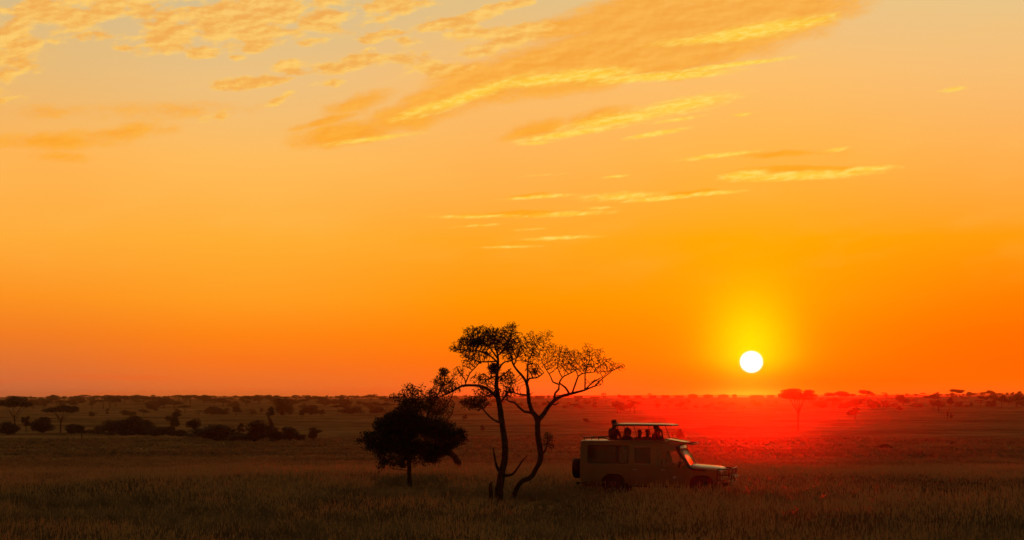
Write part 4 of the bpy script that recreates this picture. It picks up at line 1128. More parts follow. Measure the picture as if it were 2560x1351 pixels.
    Bt = [[bm.verts.new(top(i / n1, j / n2) * 1 - Vector((0, 0, .03))) for j in range(n2 + 1)] for i in range(n1 + 1)]
    for i in range(n1):
        for j in range(n2):
            bm.faces.new((T[i][j], T[i + 1][j], T[i + 1][j + 1], T[i][j + 1])); bm.faces.new((Bt[i][j], Bt[i][j + 1], Bt[i + 1][j + 1], Bt[i + 1][j]))
    # down-turned edge
    def rim(loopT, loopB): 
        for a in range(len(loopT) - 1): bm.faces.new((loopT[a], loopT[a + 1], loopB[a + 1], loopB[a]))
    rim([T[i][0] for i in range(n1 + 1)], [Bt[i][0] for i in range(n1 + 1)]); rim([T[i][n2] for i in range(n1 + 1)], [Bt[i][n2] for i in range(n1 + 1)])
    rim(T[0], Bt[0]); rim(T[n1], Bt[n1])
    bm_obj('roof_panel', bm, PAINT, pop, True)
    bm = bmesh.new()
    for s in (-1, 1): box(bm, -1.28, .76, s * .63 - .012, s * .63 + .012, 2.605, 2.642)
    box(bm, -1.28, -1.255, -.62, .62, 2.606, 2.641); box(bm, .735, .76, -.62, .62, 2.595, 2.63)
    bm_obj('panel_frame', bm, BLACK, pop)
    for s in (-1, 1):
        for (xa, xb) in ((-1.2, -1.08), (-.84, -.7), (-.06, .02), (.3, .48)):
            bm = bmesh.new(); tube(bm, [(xa, s * .58, 2.62), (xb, s * .57, 2.12)], .013, 6); bm_obj('strut', bm, BLACK, pop)
    # ---------------- rear roof rack
    bm = bmesh.new()
    tube(bm, bend([(-1.55, -.62, 2.13), (-1.7, -.66, 2.21), (-2.42, -.66, 2.17), (-2.42, .66, 2.17), (-1.7, .66, 2.21), (-1.55, .62, 2.13)], .12), .02, 8)
    for x in (-1.85, -2.1, -2.35): 
        tube(bm, [(x, -.66, 2.17), (x, .66, 2.17)], .014, 6)
        for s in (-1, 1): tube(bm, [(x, s * .66, 2.17), (x, s * .62, 2.06)], .014, 6)
    tube(bm, [(-2.42, -.66, 2.17), (-2.44, -.66, 2.3)], .006, 5)
    bm_obj('roof_rack', bm, BLACK, root, True)
    # sloping front roof hatch cover and visor bar
    bm = bmesh.new()
    for i in range(1):
        vs = []
        for (x, z) in ((.52, 2.145), (1.22, 2.03)):
            for yy in (-.58, .58): vs.append((x, yy, z))
        a = [bm.verts.new(v) for v in vs]; b = [bm.verts.new((v[0], v[1], v[2] - .035)) for v in vs]
        for q in ((0, 1, 3, 2),): bm.faces.new([a[k] for k in q]); bm.faces.new([b[k] for k in reversed(q)])
        for p, q in ((0, 1), (1, 3), (3, 2), (2, 0)): bm.faces.new((a[p], a[q], b[q], b[p]))
    bm_obj('front_roof_cover', bm, PAINT, root)
    bm = bmesh.new()
    tube(bm, bend([(.55, -.6, 2.13), (1.18, -.64, 2.02), (1.5, -.6, 1.975), (1.5, .6, 1.975), (1.18, .64, 2.02), (.55, .6, 2.13)], .08), .022, 8)
    tube(bm, [(1.18, -.64, 2.02), (1.18, .64, 2.02)], .018, 6); tube(bm, bend([(1.3, -.62, 2.0), (1.33, -.66, 1.83), (1.1, -.7, 1.8)], .05), .014, 6)
    box(bm, 1.32, 1.5, -.58, .58, 1.955, 1.972)
    bm_obj('visor_bar', bm, BLACK, root, True)
    # ---------------- windscreen
    import mathutils
    wb, wt = Vector((1.42, 0, 1.17)), Vector((1.03, 0, 1.87))
    def wp(u, v, d=0):   # u -1..1 across, v 0..1 up
        hw = .72 + (.64 - .72) * v
        n = Vector((.87, 0, .49)); bow = .05 * (1 - u * u)
        return wb.lerp(wt, v) + Vector((0, u * hw, 0)) + n * (d + bow * .6)
    bm = bmesh.new()
    def strip(us, vs_, d0, d1):
        g = [[[bm.verts.new(wp(u, v, d)) for v in vs_] for u in us] for d in (d0, d1)]
        for i in range(len(us) - 1):
            for j in range(len(vs_) - 1):
                bm.faces.new((g[1][i][j], g[1][i + 1][j], g[1][i + 1][j + 1], g[1][i][j + 1])); bm.faces.new((g[0][i][j], g[0][i][j + 1], g[0][i + 1][j + 1], g[0][i + 1][j]))
        for i in range(len(us) - 1):
            for j in (0, len(vs_) - 1): bm.faces.new((g[0][i][j], g[0][i + 1][j], g[1][i + 1][j], g[1][i][j]))
        for j in range(len(vs_) - 1):
            for i in (0, len(us) - 1): bm.faces.new((g[0][i][j], g[0][i][j + 1], g[1][i][j + 1], g[1][i][j]))
    U = [-1, -.93]; strip(U, [0, .5, 1], -.02, .03); strip([.93, 1], [0, .5, 1], -.02, .03)
    UU = [-.93 + 1.86 * i / 8 for i in range(9)]
    strip(UU, [0, .07], -.02, .028); strip(UU, [.88, 1.03], -.02, .028)
    bm_obj('windscreen_frame', bm, PAINT, root)
    bm = bmesh.new(); strip([-.93 + 1.86 * i / 8 for i in range(9)], [.07, .48, .88], .0, .006); bm_obj('windscreen', bm, GLASS_WIND, root, True)
    for u in (-.5, .15):
        bm = bmesh.new(); tube(bm, [wp(u, .05, .05), wp(u + .25, .12, .035), wp(u + .55, .1, .035)], .01, 5); bm_obj('wiper', bm, BLACK, root)
    # ---------------- bonnet
    bm = bmesh.new(); n1, n2 = 10, 12
    def bon(u, v, dz=0):
        x = 1.43 + (2.53 - 1.43) * u; yy = (-1 + 2 * v)
        hw = .80 - .05 * u
        edge = 1.155 - .09 * u - (.05 * max(0, (u - .88) / .12) ** 2)
        crest = 1.245 - .085 * u - (.09 * max(0, (u - .85) / .15) ** 2)
        k = max(0, 1 - abs(yy) ** 5 * 1.) ; side = .0 if abs(yy) < .75 else -.02
        return Vector((x, yy * hw, edge + (crest - edge) * k + side * (abs(yy) > .75) + dz))
    G = [[bm.verts.new(bon(i / n1, j / n2)) for j in range(n2 + 1)] for i in range(n1 + 1)]
    Gb = [[bm.verts.new(bon(i / n1, j / n2, -.03)) for j in range(n2 + 1)] for i in range(n1 + 1)]
    for i in range(n1):
        for j in range(n2):
            bm.faces.new((G[i][j], G[i + 1][j], G[i + 1][j + 1], G[i][j + 1])); bm.faces.new((Gb[i][j], Gb[i][j + 1], Gb[i + 1][j + 1], Gb[i + 1][j]))
    for i in range(n1):
        for j in (0, n2): bm.faces.new((G[i][j], G[i + 1][j], Gb[i + 1][j], Gb[i][j]))
    for j in range(n2):
        for i in (0, n1): bm.faces.new((G[i][j], G[i][j + 1], Gb[i][j + 1], Gb[i][j]))
    bm_obj('bonnet', bm, PAINT, root, True)
    # front face, grille, lamps
    bm = bmesh.new()
    box(bm, 2.47, 2.53, -.79, -.38, .8, 1.02, .01); box(bm, 2.47, 2.53, .38, .79, .8, 1.02, .01); box(bm, 2.47, 2.525, -.38, .38, .99, 1.05, .01); box(bm, 2.46, 2.53, -.79, .79, .7, .8, .01)
    bm_obj('front_panel', bm, PAINT, root)
    bm = bmesh.new()
    for i in range(7): box(bm, 2.485, 2.515, -.375, .375, .81 + i * .026, .822 + i * .026)
    for yy in (-.37, -.12, .12, .36): box(bm, 2.48, 2.505, yy, yy + .02, .805, .985)
    bm_obj('grille', bm, BLACK, root)
    for s in (-1, 1):
        hl = empty('headlight', (0, 0, 0)); hl.parent = root
        bm = bmesh.new(); disc_lathe(bm, [(.03, -.02), (.08, .0), (.095, .012), (.1, .025), (.085, .02)], 2.52, .91, s * .56, 1, 24, 'x'); bm_obj('lens', bm, CHROME, hl, True)
        bm = bmesh.new(); disc_lathe(bm, [(.1, -.01), (.115, .02), (.1, .028)], 2.52, .91, s * .56, 1, 24, 'x'); bm_obj('bezel', bm, BLACK, hl, True)
        bm = bmesh.new(); box(bm, 2.49, 2.54, s * .73 - .035, s * .73 + .035, .86, .96, .01); bm_obj('indicator', bm, simple_mat('amber', (.5, .18, .02), rough=.3), root)
    # bumper and bull bar
    bm = bmesh.new(); box(bm, 2.68, 2.84, -.84, .84, .50, .68, .02); box(bm, 2.45, 2.7, -.5, -.42, .5, .62); box(bm, 2.45, 2.7, .42, .5, .5, .62)
    bm_obj('bumper', bm, STEEL, root)
    bm = bmesh.new()
    for s in (-1, 1):
        tube(bm, bend([(2.78, s * .80, .62), (2.82, s * .82, 1.1), (2.42, s * .88, 1.1), (2.40, s * .89, .72), (2.76, s * .84, .66)], .06), .026, 8)
        tube(bm, [(2.81, s * .42, .62), (2.88, s * .40, 1.12)], .026, 8)
        tube(bm, [(2.80, s * .81, .88), (2.42, s * .885, .9)], .018, 6)
    tube(bm, bend([(2.82, -.82, 1.1), (2.88, -.4, 1.12), (2.88, .4, 1.12), (2.82, .82, 1.1)], .08), .028, 8)
    tube(bm, [(2.81, -.81, .88), (2.86, -.4, .88), (2.86, .4, .88), (2.81, .81, .88)], .024, 8)
    tube(bm, [(2.80, -.8, .72), (2.84, .8, .72)], .02, 8)
    for s in (-.15, .15): tube(bm, [(2.85, s, .66), (2.88, s, 1.12)], .018, 6)
    bm_obj('bull_bar', bm, STEEL, root, True)
    for s in (-1, 1):
        bm = bmesh.new(); disc_lathe(bm, [(.03, -.05), (.07, -.02), (.075, .02), (.06, .03)], 2.93, .79, s * .28, 1, 20, 'x'); bm_obj('spot_lamp', bm, CHROME, root, True)
    # arch flares
    for s in (-1, 1):
        for (cx, cz, r) in ((FX, .47, .44), (RX, .5, .43)):
            bm = bmesh.new(); a = [(x, z) for x, z in arch(cx, cz, r, 5, 175)]; b = [(x, z) for x, z in arch(cx, cz, r + .035, 5, 175)]
            for i in range(len(a) - 1):
                q = [a[i], a[i + 1], b[i + 1], b[i]]
                f = [bm.verts.new((x, s * (side_y(z) + .035), z)) for x, z in q]; g = [bm.verts.new((x, s * (side_y(z) - .01), z)) for x, z in q]
                bm.faces.new(f); bm.faces.new(g[::-1])
                for k in range(4): bm.faces.new((f[k], f[(k + 1) % 4], g[(k + 1) % 4], g[k]))
            bmesh.ops.remove_doubles(bm, verts=bm.verts, dist=.001)
            bm_obj('wheel_arch', bm, PAINT, root)
    for cx in (FX, RX):
        for s in (-1, 1): make_wheel(root, cx, WZ, s * .70, s, R=WR)
    make_wheel(root, -2.74, 1.06, -.1, -1, 'spare_wheel', 'x', R=.365)
    bm = bmesh.new(); tube(bm, [(-2.72, -.1, 1.06), (-2.46, -.1, 1.06)], .06, 10); tube(bm, [(-2.6, -.1, 1.06), (-2.48, .5, 1.2)], .03, 8); bm_obj('spare_carrier', bm, BLACK, root)
    # ---------------- doors
    for s in (-1, 1):
        d = empty('door', (0, 0, 0)); d.parent = root
        bm = bmesh.new()
        out = [(.33, .58), (1.36, .58), (1.42, .72), (1.42, 1.17), (1.05, 1.78), (.40, 1.80), (.33, 1.74)]
        hole = [(.43, 1.22), (1.33, 1.22), (1.015, 1.695), (.975, 1.72), (.47, 1.72), (.43, 1.68)]
        panel(bm, out, [hole], s, .012, .012); bm_obj('door_panel', bm, PAINT, d)
        bm = bmesh.new(); box(bm, .43, .57, s * .875 - .012, s * .875 + .012, 1.035, 1.06, .006); bm_obj('handle', bm, LIGHTGREY, d)
        bm = bmesh.new(); panel(bm, [(.42, 1.21), (1.34, 1.21), (1.02, 1.70), (.98, 1.73), (.46, 1.73), (.42, 1.69)], [], s, .005, -.012); bm_obj('window', bm, GLASS, d)
        bm = bmesh.new(); panel(bm, [(1.10, 1.21), (1.13, 1.21), (1.13, 1.57), (1.10, 1.61)], [], s, .012, -.002); bm_obj('window_divider', bm, BLACK, d)
        # rear side door outline and handle
        d2 = empty('door', (0, 0, 0)); d2.parent = root
        bm = bmesh.new(); panel(bm, [(-.62, .58), (.27, .58), (.27, 1.93), (-.62, 1.95)], [rrect(-.53, .07, 1.265, 1.85, .05)], s, .012, .012); bm_obj('door_panel', bm, PAINT, d2)
        bm = bmesh.new(); box(bm, -.57, -.43, s * .875 - .012, s * .875 + .012, 1.045, 1.07, .006); bm_obj('handle', bm, LIGHTGREY, d2)
        bm = bmesh.new(); panel(bm, rrect(-.53, .07, 1.265, 1.85, .05), [], s, .005, -.012); bm_obj('window', bm, GLASS_DARK, d2)
        # rear quarter windows with a divider
        for k, (a, b) in enumerate(((-2.2, -1.13), (-1.09, -.74))):
            w = empty('window', (0, 0, 0)); w.parent = root
            bm = bmesh.new(); panel(bm, rrect(a, b, 1.27, 1.905, .04), [], s, .005, -.012); bm_obj('pane', bm, GLASS_DARK if k == 0 else GLASS, w)
            bm = bmesh.new(); panel(bm, rrect(a - .012, b + .012, 1.258, 1.917, .05), [rrect(a + .02, b - .02, 1.29, 1.885, .035)], s, .02, .005); bm_obj('frame', bm, BLACK, w)
        bm = bmesh.new(); box(bm, .86, .95, s * .865 - .006, s * .865 + .006, .765, .825, .004); bm_obj('side_badge', bm, LIGHTGREY, root)
        # mirror
        mr = empty('mirror', (0, 0, 0)); mr.parent = root
        bm = bmesh.new(); box(bm, 1.06, 1.13, s * 1.02 - .08, s * 1.02 + .08, 1.14, 1.36, .02); bm_obj('mirror_shell', bm, BLACK, mr)
        bm = bmesh.new(); tube(bm, [(1.2, s * .86, 1.2), (1.1, s * .98, 1.2)], .012, 6); tube(bm, [(1.2, s * .84, 1.34), (1.1, s * .98, 1.3)], .012, 6); bm_obj('arm', bm, BLACK, mr)
        # gutter and belt moulding
        bm = bmesh.new(); tube(bm, [(-2.4, s * (side_y(1.98) + .01), 1.985), (-.6, s * (side_y(1.98) + .012), 1.985), (.3, s * (side_y(1.96) + .012), 1.955), (1.0, s * (side_y(1.88) + .012), 1.845)], .014, 6); bm_obj('gutter', bm, PAINT, root)
        bm = bmesh.new(); box(bm, -.75, 1.4, s * .82 - .05, s * .82 + .05, .43, .49, .015); bm_obj('side_step', bm, BLACK, root)
    # snorkel on the right
    bm = bmesh.new()
    y = -.885
    tube(bm, bend([(1.02, -.83, 1.78), (1.05, -.84, 1.72), (1.45, y, 1.14), (1.55, y, 1.09), (2.0, y, 1.06)], .1), [.055] * 4 + [.05] * 12 + [.05] * 20 if False else .05, 10)
    bm_obj('snorkel', bm, BLACK, root, True)
    bm = bmesh.new(); disc = [(.02, -.09), (.07, -.08), (.085, -.03), (.085, .03), (.07, .08), (.02, .09)]
    k = 18; rings = []
    for r, o in disc: rings.append([bm.verts.new((1.03 + r * math.cos(2 * PI * q / k), -.83 + r * math.sin(2 * PI * q / k), 1.82 + o)) for q in range(k)])
    for i in range(len(rings) - 1):
        for q in range(k): bm.faces.new((rings[i][q], rings[i][(q + 1) % k], rings[i + 1][(q + 1) % k], rings[i + 1][q]))
    bm.faces.new(rings[0][::-1]); bm.faces.new(rings[-1]); bm_obj('snorkel_head', bm, BLACK, root, True)
    # rear doors, window, lamps
    bm = bmesh.new()
    for a, b in ((-.6, -.06), (0, .6)): box(bm, -2.462, -2.455, a, b, 1.3, 1.88)
    bm_obj('rear_window', bm, GLASS_DARK, root)
    for s in (-1, 1):
        bm = bmesh.new(); box(bm, -2.50, -2.47, s * .72 - .05, s * .72 + .05, .78, 1.02, .01); bm_obj('tail_light', bm, simple_mat('red_lens', (.3, .01, .01), rough=.3), root)
    bm = bmesh.new(); box(bm, -2.62, -2.48, -.8, .8, .5, .6, .02); bm_obj('rear_bumper', bm, BLACK, root)
    # ---------------- cabin
    bm = bmesh.new()
    box(bm, 1.14, 1.36, -.74, .74, .95, 1.19, .03); bm_obj('dashboard', bm, BLACK, root)
    sw = bmesh.new(); pts = [(1.06 + .06 * math.sin(a), -.36 + .19 * math.cos(a), 1.16 + .18 * math.sin(a)) for a in [2 * PI * i / 20 for i in range(21)]]
    tube(sw, pts, .015, 6); tube(sw, [(1.06, -.36, 1.16), (1.25, -.36, 1.05)], .02, 6); bm_obj('steering_wheel', sw, BLACK, root)
    for (x, ys) in ((.55, (-.38, .38)), (-.35, (-.42, .42)), (-1.1, (-.42, .42)), (-1.85, (-.42, .42))):
        for yy in ys:
            st = empty('seat', (0, 0, 0)); st.parent = root
            bm = bmesh.new(); box(bm, x - .22, x + .24, yy - .23, yy + .23, .78, .92, .03); bm_obj('cushion', bm, SEAT, st)
            bm = bmesh.new(); vs = box(bm, x - .3, x - .2, yy - .23, yy + .23, .88, 1.42, .03)
            for v in bm.verts: v.co.x -= (v.co.z - .9) * .15
            bm_obj('backrest', bm, SEAT, st)
            bm = bmesh.new(); box(bm, x - .42, x - .34, yy - .12, yy + .12, 1.45, 1.62, .03); bm_obj('headrest', bm, SEAT, st)
            bm = bmesh.new(); box(bm, x - .2, x + .2, yy - .2, yy + .2, .6, .78); bm_obj('seat_base', bm, BLACK, st)
    bm = bmesh.new()
    for yy in (-.795, .745): pass
    return root
VEH = build_vehicle()

# ------------------------------------------------------------------ people (one skinned body each)
SKIN = simple_mat('skin', (.07, .04, .025), (.1, .055, .035), rough=.6, scale=30)
SKIN2 = simple_mat('skin_light', (.3, .17, .12), (.36, .2, .14), rough=.6, scale=30)
HAIR = simple_mat('hair', (.01, .008, .006), (.02, .015, .012), rough=.9, scale=60)
def cloth(name, c): return simple_mat(name, c, tuple(k * 1.5 for k in c), rough=.95, scale=25, bump=.2)

def person(loc, face_deg, pose, label, shirt, trousers, skin=SKIN, hair='short', scale=1., hat=None):
    """loc: feet or seat point in vehicle space; face_deg: heading of the face; pose: stand / sit"""
    root = empty('person', (0, 0, 0)); tag(root, label, 'person', None)
    M = Matrix.Translation(VPOS) @ Matrix.Rotation(VYAW, 4, 'Z')
    root.location = M @ Vector(loc); root.rotation_euler = (0, 0, VYAW + math.radians(face_deg)); root.scale = (scale,) * 3
    V, E, R, mat = [], [], [], []
    def add(p, r, par=None):
        V.append(p); R.append(r if isinstance(r, tuple) else (r, r)); 
        if par is not None: E.append((par, len(V) - 1))
        return len(V) - 1
    sit = pose == 'sit'
    hz = .95 if not sit else .12
    pel = add((0, 0, hz), (.135, .15))
    a = add((.0, 0, hz + .16), (.12, .135), pel); b = add((.0, 0, hz + .34), (.13, .155), a); ch = add((0, 0, hz + .47), (.115, .16), b)
    nk = add((.01, 0, hz + .545), (.078, .1), ch); n2 = add((.02, 0, hz + .60), (.066, .07), nk)
    h1 = add((.035, 0, hz + .665), (.092, .075), n2); h2 = add((.03, 0, hz + .735), (.108, .085), h1); h3 = add((.02, 0, hz + .80), (.084, .072), h2)
    add((.125, 0, hz + .715), (.016, .014), h1)                                     # nose
    for s in (-1, 1): add((.02, s * .088, hz + .725), (.012, .018), h1)            # ears
    for s in (-1, 1):
        sh = add((0, s * .18, hz + .48), (.075, .075), ch)
        if pose == 'lean':
            el = add((.12, s * .25, hz + .24), (.043, .043), sh); wr = add((.33, s * .2, hz + .2), (.03, .03), el); d = Vector((.9, 0, .1))
        elif pose == 'raised':
            el = add((.18, s * .2, hz + .36), (.043, .043), sh); wr = add((.2, s * .09, hz + .6), (.03, .03), el); d = Vector((.0, -s * .3, .9))
        else:
            el = add((.08, s * .26, hz + .22), (.043, .043), sh); wr = add((.3, s * .17, hz + .14), (.03, .03), el); d = Vector((.9, -s * .2, -.1))
        d.normalize(); w = Vector(V[wr]); side = Vector((0, 1, 0)).cross(d) if abs(d.x) < .5 else Vector((0, 1, 0))
        side = (side - d * side.dot(d)).normalized(); 
        pm = add(tuple(w + d * .05), (.024, .034), wr)
        for k, ln in enumerate((.07, .082, .076, .06)):
            o = (k - 1.5) * .018
            f1 = add(tuple(w + d * .085 + side * o), .009, pm); f2 = add(tuple(w + d * (.085 + ln * .5) + side * o * 1.2 + Vector((0, 0, -.01))), .0085, f1)
            add(tuple(w + d * (.075 + ln * .8) + side * o * 1.2 + Vector((0, 0, -.032))), .0075, f2)
        t1 = add(tuple(w + d * .035 + side * -s * .034), .01, pm); add(tuple(w + d * .07 + side * -s * .05), .009, t1)
        hp = add((0, s * .09, hz - .06), (.09, .09), pel)
        if sit:
            kn = add((.42, s * .12, hz + .02), (.06, .06), hp); an = add((.5, s * .12, hz - .4), (.04, .04), kn); add((.64, s * .13, hz - .44), (.035, .04), an)
        else:
            kn = add((.02, s * .1, hz - .46), (.058, .058), hp); an = add((-.01, s * .1, .08), (.042, .042), kn); add((.15, s * .12, .04), (.035, .042), an)
    me = bpy.data.meshes.new('body'); me.from_pydata(V, E, [])
    o = bpy.data.objects.new('tmp_body', me); C.objects.link(o)
    m = o.modifiers.new('skin', 'SKIN'); m.use_smooth_shade = True
    for i, r in enumerate(R): me.skin_vertices[0].data[i].radius = r
    me.skin_vertices[0].data[0].use_root = True
    o.modifiers.new('sub', 'SUBSURF').levels = 2
    bpy.context.view_layer.update()
    ev = o.evaluated_get(bpy.context.evaluated_depsgraph_get())
    bmh = bpy.data.meshes.new_from_object(ev); bpy.data.objects.remove(o)
    for mm in (skin, shirt, trousers, HAIR): bmh.materials.append(mm)
    neck = hz + .585
    for p in bmh.polygons:
        c = p.center; k = 0
        if c.z > neck: k = 0
        elif c.z < hz - .02 and (abs(c.y) < .22 and (not sit or c.z < hz - .03 or c.x > .1)): k = 2
        elif sit and c.x > .1 and c.z < hz + .1 and abs(c.y) < .2: k = 2
        else:
            k = 1
            # bare forearms
            el_x = .15
            if (Vector((c.x, abs(c.y), c.z)) - Vector((.0, .1, hz + .35))).length > .36 and c.x > .14: k = 0
        if c.z < .1 and not sit: k = 3
        p.material_index = k; p.use_smooth = True
    bo = bpy.data.objects.new('body', bmh); C.objects.link(bo); bo.parent = root
    # eyes
    bm = bmesh.new()
    for s in (-1, 1):
        bmesh.ops.create_icosphere(bm, subdivisions=1, radius=.011, matrix=Matrix.Translation((.113, s * .03, hz + .745)))
    bm_obj('eyes', bm, HAIR, root)
    # hair or headwear
    bm = bmesh.new()
    top = Vector((.015, 0, hz + .765))
    if hat == 'hood':
        pts = [(.1, .07), (.135, .0), (.14, -.06), (.15, -.13), (.19, -.2)]
    elif hair == 'long': pts = [(.1, .08), (.125, .03), (.125, -.03), (.118, -.1), (.11, -.16)]
    else: pts = [(.078, .07), (.094, .04), (.096, -.005), (.082, -.04)]
    k = 20; rings = []
    for r, zz in [(.045, .088 if hat != 'hood' else .105)] + pts:
        ring = []
        for q in range(k):
            an = 2 * PI * q / k; front = math.cos(an)
            zf = zz
            if front > .3 and zz < .03: zf = .03 + (zz - .03) * .1
            ring.append(bm.verts.new(top + Vector((r * 1.08 * math.cos(an), r * .92 * math.sin(an), zf))))
        rings.append(ring)
    for i in range(len(rings) - 1):
        for q in range(k): bm.faces.new((rings[i][q], rings[i][(q + 1) % k], rings[i + 1][(q + 1) % k], rings[i + 1][q]))
    bm.faces.new(rings[0])
    bm_obj('headscarf' if hat == 'hood' else 'hair', bm, shirt if hat == 'hood' else HAIR, root, True)
    return root

dk = cloth('dark_jacket', (.012, .012, .014)); gr = cloth('grey_jacket', (.03, .03, .03)); ol = cloth('olive_shirt', (.03, .032, .015)); bl = cloth('blue_shirt', (.02, .025, .04)); tr_ = cloth('khaki_trousers', (.09, .07, .04))
FL = .60
# heights are given by where the head tops come out; feet stand on seats and on the floor
person((-1.40, -.30, .98), 60, 'stand', 'tallest person, in a dark jacket, standing at the rear end of the raised roof panel', dk, tr_, scale=1.02)
person((-.92, -.25, .90), 70, 'stand', 'person with a headscarf low in the roof opening, just right of the tallest one', gr, tr_, hat='hood', scale=.9)
person((-.53, .05, .88), 80, 'stand', 'person with a bare head in the roof opening, just left of the small child', ol, tr_, scale=.88)
person((-.37, .25, .86), 80, 'stand', 'small child, only the top of the head showing between two adults in the roof opening', bl, tr_, scale=.74)
person((-.21, -.1, .88), 75, 'stand', 'person right of the small child, head and shoulders out of the roof opening', bl, tr_, scale=.89)
person((.14, -.28, .86), 40, 'raised', 'person standing right under the front of the raised roof panel with both arms lifted', dk, tr_, scale=.98)
person((.60, -.38, .97), 0, 'sit', 'driver sitting behind the steering wheel inside the front side window', gr, tr_, scale=.97)
person((-1.08, .42, .93), 5, 'sit', 'passenger seated inside, seen dark through the narrow clear rear side window', dk, tr_, scale=.97)

# ------------------------------------------------------------------ lodges on the skyline
THATCH = simple_mat('lodge_roof', (.05, .035, .022), (.08, .055, .03), rough=1, scale=2, spec=0)
CANVAS = simple_mat('lodge_wall', (.12, .09, .06), (.17, .13, .09), rough=.9, scale=1)
def lodge(px, wpx, hpx, label, round_roof=False, Y=2330.):
    g = ground_at(px, Y); k = Y / F; W = wpx * k; Hh = hpx * k; D = W * .7
    root = tag(empty('lodge_cabin', g, random.uniform(-.1, .1)), label, 'cabin', None)
    wh = Hh * .5
    bm = bmesh.new(); box(bm, -W * .42, W * .42, -D * .4, D * .4, -.3, wh); bm_obj('wall', bm, CANVAS, root)
    bm = bmesh.new()
    if round_roof:
        n = 10; prof = [(-W * .5 + W * i / n, wh + (Hh - wh) * math.sin(PI * i / n) ** .6) for i in range(n + 1)]
        poly_prism(bm, prof, -D * .5, D * .5)
    else:
        lo = [(-W * .5, -D * .5, wh + .02), (W * .5, -D * .5, wh + .02), (W * .5, D * .5, wh + .02), (-W * .5, D * .5, wh + .02)]
        hi = [(-W * .42, -D * .12, Hh), (W * .42, -D * .12, Hh), (W * .42, D * .12, Hh), (-W * .42, D * .12, Hh)]
        a = [bm.verts.new(v) for v in lo]; b = [bm.verts.new(v) for v in hi]
        for i in range(4): bm.faces.new((a[i], a[(i + 1) % 4], b[(i + 1) % 4], b[i]))
        bm.faces.new(a[::-1]); bm.faces.new(b)
    bm_obj('roof', bm, THATCH, root)
    bm = bmesh.new(); box(bm, -W * .1, W * .1, -D * .4 - .06, -D * .4 - .003, -.2, wh * .85); bm_obj('door', bm, LINING, root)
    for s in (-1, 1):
        bm = bmesh.new(); box(bm, s * W * .28 - W * .06, s * W * .28 + W * .06, -D * .4 - .06, -D * .4 - .003, wh * .3, wh * .8); bm_obj('window', bm, BLACK, root)
    return root
for (px, w_, h_, lab, rr) in [
    (1445, 24, 8, 'low lodge cabin on the skyline, the leftmost of the row, behind the forked acacia limb', False), (1486, 26, 6, 'second lodge cabin of the skyline row from the left, under the three water tanks', False),
    (1561, 25, 8, 'lodge cabin with a flat-topped roof on the skyline right of the three water tanks', False), (1594, 20, 8, 'narrow lodge cabin on the skyline, fourth of the row from the left', False),
    (1630, 20, 8, 'lodge cabin on the skyline with a small flat tree on its left', False), (1662, 22, 8, 'lodge cabin on the skyline just above the glow, sixth of the row from the left', False),
    (1696, 24, 7, 'lodge cabin with a long sloping right side, in the reddening part of the skyline', False), (1730, 28, 10, 'domed lodge building glowing red on the skyline, left one of two domes', True),
    (1768, 26, 9, 'red lodge building on the skyline right of the domed one', True), (1806, 28, 9, 'wide red lodge building on the skyline left of the sun', True),
    (1834, 13, 9, 'small round red hut on the skyline just left of the sun', True), (1889, 38, 7, 'long low red lodge building on the skyline straight below the sun', True), (1924, 20, 7, 'red lodge building on the skyline between the sun and the large umbrella acacia', False)]:
    lodge(px, w_, h_, lab, rr)
plant('umbrella', 1622, 0, 10, 13, 'small flat-topped tree beside a lodge cabin on the skyline', Y=2300.)
plant('round', 1508, 0, 14, 9, 'round bush on the skyline under the three water tanks', Y=2310.)
plant('round', 1547, 0, 10, 11, 'small round tree at the left end of a lodge cabin right of the water tanks', Y=2310.)
plant('bush', 1345, 0, 34, 9, 'low dark wood on the skyline framed by the forked acacia', Y=2310.)
# water tanks on a stand
g = ground_at(1508.5, 2360.); k = 2360. / F
root = tag(empty('water_tank_stand', g), 'three dark water tanks side by side on a tall thin stand above the skyline', 'water tanks')
zb = (990.2 + (g.z * -1 + CAMZ) * 0 - 987.2) * k + CAMZ - g.z
bm = bmesh.new(); box(bm, -2.8, 2.8, -1, 1, zb - .2, zb)
for x in (-2.6, 2.6):
    for y in (-.8, .8): box(bm, x - .1, x + .1, y - .1, y + .1, -.3, zb - .2)
bm_obj('stand', bm, LINING, root)
for x in (-1.9, 0, 1.9):
    bm = bmesh.new(); bmesh.ops.create_cone(bm, cap_ends=True, segments=20, radius1=.75, radius2=.75, depth=1.9, matrix=Matrix.Translation((x, 0, zb + .96)))
    bmesh.ops.create_cone(bm, cap_ends=True, segments=20, radius1=.75, radius2=.25, depth=.3, matrix=Matrix.Translation((x, 0, zb + 2.07))); bm_obj('tank', bm, BLACK, root)
